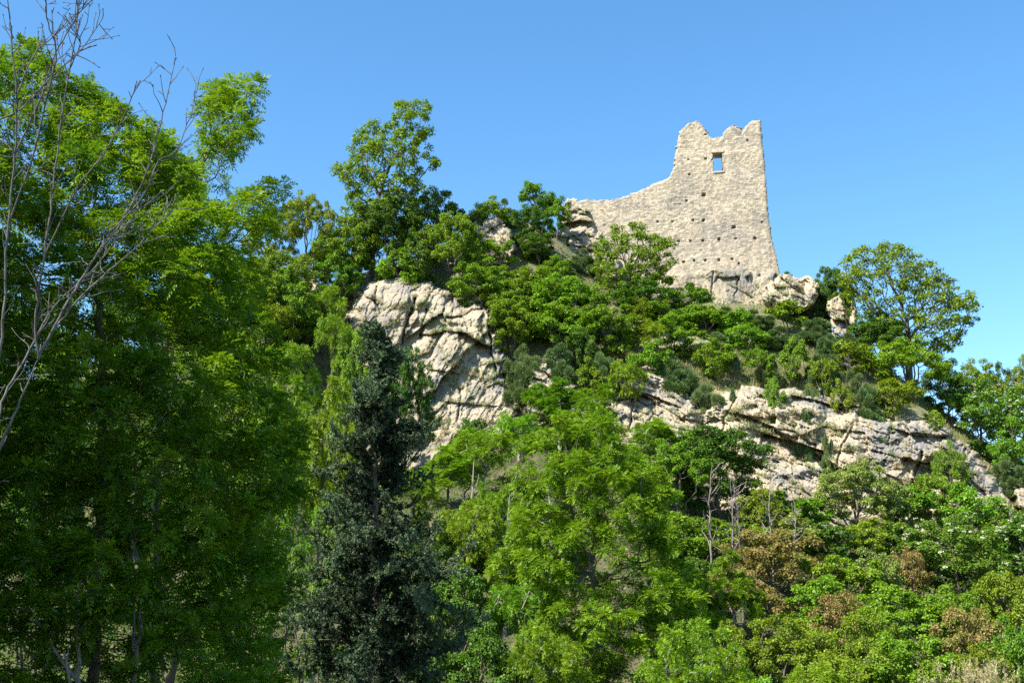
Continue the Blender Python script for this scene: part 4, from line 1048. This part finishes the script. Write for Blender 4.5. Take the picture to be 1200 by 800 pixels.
 ('maple', 'leafy_shrub', 1190, 486, 60, 101, 'bright bush at the right edge below the skyline elder', GS),
 ('broom', 'broom_bush', 1172, 508, 54, 100, 'dark broom below the skyline elder, above the cliff end', GB),
 ('oak', 'leafy_shrub', 1092, 476, 26, 101, 'small dry bush on the upper rim of the cliff band, below the maple', GS),
 # on the cliffs
 ('broom', 'broom_bush', 938, 444, 30, 98, 'tiny dark tuft of broom on the rim of the cliff band', GB),
 ('broom', 'broom_bush', 966, 468, 26, 96.5, 'tiny tuft of broom in a ledge of the cliff band', GB),
 ('oak', 'leafy_shrub', 1108, 512, 40, 95, 'olive bush growing on the right part of the cliff band', GS),
 # below the right cliff
 ('deep', 'maple_tree', 838, 494, 116, 87, 'dense dark maple under the notch of the cliff band', GT),
 ('maple', 'maple_tree', 792, 508, 84, 84, 'leafy tree between the large bright ash and the dense dark maple', GT),
 ('ash', 'young_ash', 760, 486, 70, 88, 'slim young ash in front of the left hump of the cliff band', GT, 'tall'),
 ('ash', 'young_ash', 652, 432, 84, 93, 'young ash covering the broken cream rock face', GT, 'tall'),
 ('ash', 'young_ash', 694, 446, 60, 91, 'slim young ash right of the broken cream rock face', GT, 'tall'),
 ('catkin', 'catkin_tree', 998, 528, 92, 84, 'pale yellow-green catkin tree in front of the cliff hollow', GT),
 ('catkin', 'leafy_shrub', 926, 598, 60, 80, 'pale shrub between the slim dead stem and the catkin tree', GL),
 ('maple', 'leafy_shrub', 1092, 546, 58, 87, 'green bush against the right end of the cliff band', GL),
 ('maple', 'leafy_shrub', 1138, 562, 62, 85, 'green bush right of the one at the cliff end', GL),
 ('elder', 'elder_bush', 1116, 592, 116, 76, 'large flowering elder below the right end of the cliff band', GL),
 ('elder', 'elder_bush', 1196, 598, 64, 78, 'flowering elder cut by the right edge', GL),
 ('deep', 'leafy_shrub', 1056, 612, 60, 79, 'dark bush left of the large flowering elder', GL),
 ('oak', 'leafy_shrub', 1162, 610, 60, 80, 'olive bush between the two lower elders', GL),
 ('oak_gold', 'leafy_shrub', 890, 566, 50, 82, 'thin yellowish bush behind the dead stems', GL),
 ('oak', 'leafy_shrub', 900, 568, 58, 84, 'yellow-green bush under the left end of the cliff hollow', GL),
 ('maple', 'leafy_shrub', 946, 576, 56, 83, 'green bush right under the cliff hollow, left of the catkin tree', GL),
 ('catkin', 'leafy_shrub', 1044, 566, 50, 85, 'pale bush leaning on the cliff band right of the catkin tree', GL),
 ('maple', 'leafy_shrub', 806, 498, 56, 88, 'leafy bush in front of the left hump of the cliff band, lower down', GL),
 ('deep', 'leafy_shrub', 966, 604, 56, 80, 'shaded bush at the left foot of the catkin tree', GL),
 # lower right thicket
 ('red', 'reddish_shrub', 908, 606, 116, 72, 'large reddish-brown shrub right of the dead trunks', GL),
 ('red', 'reddish_shrub', 866, 652, 92, 66, 'reddish-brown shrub below the dead trunks, beside the bright ash', GL),
 ('red', 'reddish_shrub', 988, 680, 72, 62, 'small reddish-brown shrub in the middle of the lower thicket', GL),
 ('red', 'reddish_shrub', 1062, 634, 44, 74, 'small reddish shrub right of the catkin tree', GL),
 ('maple', 'leafy_shrub', 978, 640, 90, 71, 'bright green bush just below the catkin tree', GL),
 ('catkin', 'leafy_shrub', 1022, 640, 54, 72, 'pale bush right of the bright one below the catkin tree', GL),
 ('maple', 'leafy_shrub', 1056, 672, 120, 62, 'broad bright bush left of and below the large flowering elder', GL),
 ('oak', 'leafy_shrub', 924, 706, 110, 56, 'yellow-green bush at the bottom, right of the bright ash', GL),
 ('maple', 'leafy_shrub', 1068, 722, 130, 52, 'broad green bush at the bottom, below the broad bright one', GL),
 ('oak', 'leafy_shrub', 998, 740, 96, 51, 'olive bush at the bottom edge, middle of the lower thicket', GL),
 ('red', 'reddish_shrub', 1130, 694, 84, 59, 'sparse reddish-olive shrub below the large flowering elder', GL),
 ('oak', 'leafy_shrub', 1176, 652, 84, 63, 'olive bush below the elder at the right edge', GL),
 ('maple', 'leafy_shrub', 1196, 712, 80, 54, 'green bush at the right edge near the bottom', GL),
 ('oak', 'leafy_shrub', 1140, 744, 90, 50, 'yellowish bush behind the dry reeds at the bottom', GL),
 ('maple', 'leafy_shrub', 900, 764, 90, 46, 'bright bush at the bottom edge beside the ash sprays', GL),
 ('ash', 'young_ash', 808, 716, 120, 48, 'light green young ash at the bottom, right of the large ash', GT),
 ('ash', 'young_ash', 852, 636, 64, 63, 'young ash in front of the tallest bare stem', GT, 'tall'),
 # middle left of the large ash
 ('ash', 'young_ash', 566, 500, 84, 86, 'young ash with pale trunk at the foot of the pale cliff', GT, 'tree'),
 ('lime', 'young_ash', 528, 520, 64, 84, 'yellow-green young ash right of the conifer, below the pale cliff', GT, 'tall'),
 ('ash', 'young_ash', 602, 478, 70, 89, 'young ash at the dark right edge of the pale cliff', GT, 'tree'),
 ('deep', 'leafy_shrub', 556, 486, 40, 92, 'dark little bush right at the bottom of the pale cliff', GS),
 ('lime', 'young_ash', 548, 574, 84, 72, 'yellow-green young ash halfway down, right of the conifer', GT, 'tree'),
 ('ash', 'young_ash', 590, 556, 80, 76, 'young ash with pale trunk left of the large bright ash', GT, 'tree'),
 ('lime', 'young_ash', 604, 610, 70, 68, 'small yellowish ash tight against the large bright ash', GT, 'tall'),
 ('deep', 'maple_tree', 532, 650, 110, 60, 'shadowed tree right of the conifer, lower down', GT),
 ('deep', 'maple_tree', 566, 720, 120, 50, 'shadowed tree at the bottom between conifer and large bright ash', GT),
 ('ash', 'young_ash', 610, 660, 90, 62, 'leafy young ash at the lower left of the large bright ash', GT, 'tree'),
 ('ash', 'young_ash', 640, 720, 96, 50, 'young ash with bright sprays at the bottom, left of centre', GT),

 # behind the left foreground trees
 ('ash', 'young_ash', 20, 250, 260, 48, 'slope tree glimpsed behind the leafless tree at the left edge', GT, 'tree'),
 ('ash', 'young_ash', 150, 300, 240, 52, 'slope tree behind the upper middle of the huge dark ash', GT, 'tree'),
 ('deep', 'maple_tree', 60, 430, 260, 42, 'shadowed tree deep behind the left half of the huge dark ash', GT),
 ('deep', 'maple_tree', 230, 420, 220, 45, 'shadowed tree deep behind the right half of the huge dark ash', GT),
 ('lime', 'young_ash', 276, 330, 110, 64, 'yellow-green tree behind the right edge of the huge dark ash, high up', GT, 'tree'),
 ('deep', 'maple_tree', 330, 610, 150, 40, 'shadowed tree low between the huge dark ash and the conifer', GT),
 ('deep', 'maple_tree', 470, 600, 130, 52, 'shadowed tree behind the lower right of the conifer', GT),
 # thicket closing the lower slope
 ('maple', 'leafy_shrub', 836, 596, 70, 78, 'leafy bush behind the foot of the tallest bare stem', GL),
 ('oak', 'leafy_shrub', 884, 610, 60, 78, 'olive bush in the shade behind the large reddish-brown shrub', GL),
 ('oak', 'leafy_shrub', 1030, 600, 70, 80, 'yellowish bush at the right foot of the catkin tree', GL),
 ('maple', 'leafy_shrub', 1064, 566, 56, 86, 'small green bush against the hollow of the cliff end', GL),
 ('deep', 'leafy_shrub', 1172, 586, 54, 84, 'dark green bush under the cliff end', GL),
 ('maple', 'leafy_shrub', 960, 668, 80, 66, 'leafy bush between the large and the small reddish-brown shrubs', GL),
 ('oak', 'leafy_shrub', 1010, 700, 80, 58, 'olive bush right below the small reddish-brown shrub', GL),
 ('maple', 'leafy_shrub', 1120, 676, 80, 64, 'leafy bush directly under the large flowering elder', GL),
 ('oak', 'leafy_shrub', 856, 716, 70, 56, 'yellow-green bush right of the light green young ash', GL),
 ('lime', 'leafy_shrub', 960, 772, 90, 45, 'lime green bush at the bottom edge, left of the olive one', GL),
 ('maple', 'leafy_shrub', 1090, 776, 100, 44, 'green bush at the bottom edge left of the dry reeds', GL),
 ('lime', 'young_ash', 480, 540, 80, 80, 'yellowish young ash showing through the conifer, below the pale cliff', GT, 'tree'),
 ('maple', 'leafy_shrub', 628, 590, 80, 78, 'leafy bush behind the left half of the large bright ash', GL),
 ('maple', 'leafy_shrub', 780, 590, 90, 76, 'leafy bush behind the right edge of the large bright ash', GL),
 ('deep', 'leafy_shrub', 820, 640, 80, 68, 'shaded bush right of the large bright ash, left of the dead trunks', GL),
 ('maple', 'leafy_shrub', 576, 600, 70, 74, 'leafy bush between the pale living trunks', GL),
 ('deep', 'leafy_shrub', 520, 600, 80, 72, 'shaded bush right of the conifer flank', GL),
]
for r in ROWS:
    kind, name, px, top, w, Y, label, grp = r[:8]
    w = w * (1.32 if grp == GL else 1.2 if grp == GT else 1.06 if grp == GB else 1.22)
    plant(kind, name, px, top, w, Y, label, None if name != 'young_ash' else 'tree', grp, r[8] if len(r) > 8 else None)
snag(556, 535, 640, 78, 'slim pale living trunk with few twigs below the pale cliff', 21, 0.12, BARK_PALE, 'slender_tree', 8)
snag(150, 590, 790, 19.6, 'slim pale trunk standing in the shade inside the huge dark ash', 31, 0.04, BARK_PALE, 'slender_tree', 3)
snag(100, 650, 800, 19.4, 'pale trunk low in the shade at the left, nearer the leafless tree', 33, 0.045, BARK_PALE, 'slender_tree', 3)
snag(592, 570, 660, 72, 'slim pale trunk, nearest the left of the large bright ash', 23, 0.11, BARK_PALE, 'slender_tree', 8)
snag(644, 556, 640, 74, 'pale trunk seen through the left half of the large bright ash', 25, 0.12, BARK_PALE, 'slender_tree', 8)
print('plants', round(time.time() - T0, 1))

# ------------------------------------------------------------------ ground cover, grasses, reeds
def scatter(n, box, dens, rng):
    out = []
    while sum(map(len, out)) < n:
        x = rng.uniform(box[0], box[1], n); y = rng.uniform(box[2], box[3], n)
        m = rng.random(n) < dens(x, y); out.append(np.stack([x[m], y[m]], -1))
    return np.concatenate(out)[:n]
def undergrowth():
    rng = np.random.default_rng(4); n = 230000
    def dens(x, y):
        a = np.abs(x) < y * 0.5 + 4
        return np.where(a, 0.25 + 0.75 * (fbm(np.stack([x * 0.5, y * 0.5, x * 0], -1), 3, 3) > -0.1), 0.0) * np.clip((140 - y) / 60, 0.2, 1)
    p = scatter(n, (-75, 75, 34, 128), dens, rng); z = gz(p[:, 0], p[:, 1])
    hh = np.clip(0.45 + 0.8 * fbm(np.stack([p[:, 0] * 0.4, p[:, 1] * 0.4, z * 0], -1), 8, 3), 0.05, 1.6)
    P = np.stack([p[:, 0], p[:, 1], z + hh * rng.random(n) ** 0.6], -1)
    D = rng.normal(0, 1, (n, 3)) * np.array([1, 1, 0.5]); N = np.array([0, 0, 0.8]) + rng.normal(0, 0.5, (n, 3))
    V, F = diamonds(P, D, N, rng.uniform(0.12, 0.26, n), rng.uniform(0.08, 0.16, n))
    o = link('undergrowth', mesh_np('undergrowth', V, F, rng.random(n)), LM['cover'])
    tag(o, 'low leafy undergrowth covering the hillside between the shrubs', 'undergrowth', None, 'stuff')
undergrowth()
def blades(name, regs, n, mat, label, L0, L1, seed):
    rng = np.random.default_rng(seed); pts = []
    W = [(np.array(p, float), ya, yb) for p, ya, yb in regs]
    ar = [np.prod(p.max(0) - p.min(0)) for p, _, _ in W]
    for (poly, ya, yb), a in zip(W, ar):
        m = int(n * a / sum(ar)); lo, hi = poly.min(0), poly.max(0)
        q = lo + rng.random((m * 2, 2)) * (hi - lo); q = q[poly_sd(q, poly) > 0][:m]
        best = np.full(len(q), np.nan)
        for Yk in np.linspace(ya, yb, 50):
            w = at(q[:, 0], q[:, 1], np.full(len(q), Yk)); g = gz(w[:, 0], w[:, 1])
            hit = np.isnan(best) & (w[:, 2] < g); best[hit] = Yk
        k = ~np.isnan(best); w = at(q[k, 0], q[k, 1], best[k] + rng.uniform(-0.3, 0.3, k.sum()))
        pts.append(np.stack([w[:, 0], w[:, 1], gz(w[:, 0], w[:, 1])], -1))
    P = np.concatenate(pts); cl = fbm(P * 0.9, seed, 3); k = cl > -0.4; P = P[k]; cl = cl[k]; n = len(P)
    lean = rng.normal(0, 0.35, (n, 3)); lean[:, 2] = 1
    V, F = diamonds(P - np.array([0, 0, 0.03]), lean, rng.normal(0, 1, (n, 3)), rng.uniform(L0, L1, n) * (1 + 0.8 * cl), 0.05, 0.1)
    o = link(name, mesh_np(name, V, F, np.clip(rng.normal(0.5, 0.25, n) + 0.3 * cl, 0, 1)), LM[mat]); tag(o, label, 'grass', None, 'stuff')
blades('dry_grass', [([(770, 420), (850, 405), (960, 400), (1040, 430), (1075, 478), (1000, 478), (930, 466), (860, 462), (800, 458)], 95, 114),
                      ([(505, 336), (545, 336), (590, 372), (598, 400), (575, 372), (540, 352)], 99, 112), ([(680, 410), (790, 415), (800, 450), (690, 440)], 95, 112), ([(1080, 470), (1130, 500), (1190, 570), (1160, 560), (1110, 510)], 92, 110)],
        32000, 'straw', 'dry straw-coloured grass on the sunny slope above the cliffs', 0.25, 0.6, 3)
blades('green_grass', [([(770, 420), (850, 405), (960, 400), (1040, 430), (1075, 478), (1000, 478), (930, 466), (860, 462), (800, 458)], 95, 114),
                        ([(505, 330), (545, 330), (590, 366), (585, 385), (540, 352)], 99, 112), ([(1078, 468), (1110, 476), (1160, 520), (1190, 560), (1130, 525)], 92, 112)],
        60000, 'grass', 'short green grass on the slope above the cliffs and along the right rim', 0.2, 0.5, 6)
def ledge_grass(name, mat, label, n, seed, thr):
    rng = np.random.default_rng(seed); A = np.concatenate(LEDGE)
    k = fbm(A * 0.55, seed, 3) > thr; A = A[k]; A = A[rng.choice(len(A), min(n, len(A)), replace=False)]
    m = 14; n = len(A) * m
    P = np.repeat(A, m, 0) + rng.normal(0, 0.12, (n, 3)) * np.array([1, 1, 0.2]); lean = rng.normal(0, 0.45, (n, 3)); lean[:, 2] = 1
    V, F = diamonds(P, lean, rng.normal(0, 1, (n, 3)), rng.uniform(0.12, 0.48, n), 0.045, 0.1)
    o = link(name, mesh_np(name, V, F, np.repeat(rng.random(len(A)), m)), LM[mat])
    tag(o, label, 'grass', None, 'stuff')
ledge_grass('ledge_grass', 'grass', 'small green grass tufts rooted on ledges of the pale rocks', 3600, 12, 0.05)
ledge_grass('ledge_straw', 'straw', 'small dry straw tufts rooted on ledges of the pale rocks', 3000, 13, 0.08)
def reeds():
    rng = np.random.default_rng(2); Y = 44.0; b = at(1152, 800, Y); g = float(gz(b[0], Y)[0]); H = float(at(1152, 764, Y)[2] - g)
    n = 240; P = np.stack([rng.normal(0, 1.1, n), rng.normal(0, 0.6, n), np.zeros(n) - 0.05], -1); V = []; F = []; T = []
    h = H * rng.uniform(0.7, 1.05, n); lean = rng.normal(0, 0.10, (n, 3)); lean[:, 2] = 1
    v1, f1 = diamonds(P, lean, rng.normal(0, 1, (n, 3)), h, 0.035, 0.2)
    tip = P + norm(lean) * h[:, None] * 0.86; m = 18
    c = np.repeat(tip, m, 0) + np.repeat(norm(lean), m, 0) * rng.uniform(-0.2, 0.4, (n * m, 1))
    v2, f2 = diamonds(c, rng.normal(0, 0.6, (n * m, 3)) + np.array([0, 0, 0.8]), rng.normal(0, 1, (n * m, 3)), 0.16, 0.035, 0.1)
    root = empty('reed_clump', (b[0], Y, g), 'clump of dry straw-coloured reeds at the bottom right', 'reeds')
    link('reed_stem', mesh_np('reed_stem', v1, f1, rng.random(len(f1))), LM['straw'], root)
    link('reed_plume', mesh_np('reed_plume', v2, f2, rng.random(len(f2))), LM['straw'], root)
reeds()
print('done', round(time.time() - T0, 1), 'objects', len(bpy.data.objects), 'faces', sum(len(m.polygons) for m in bpy.data.meshes))
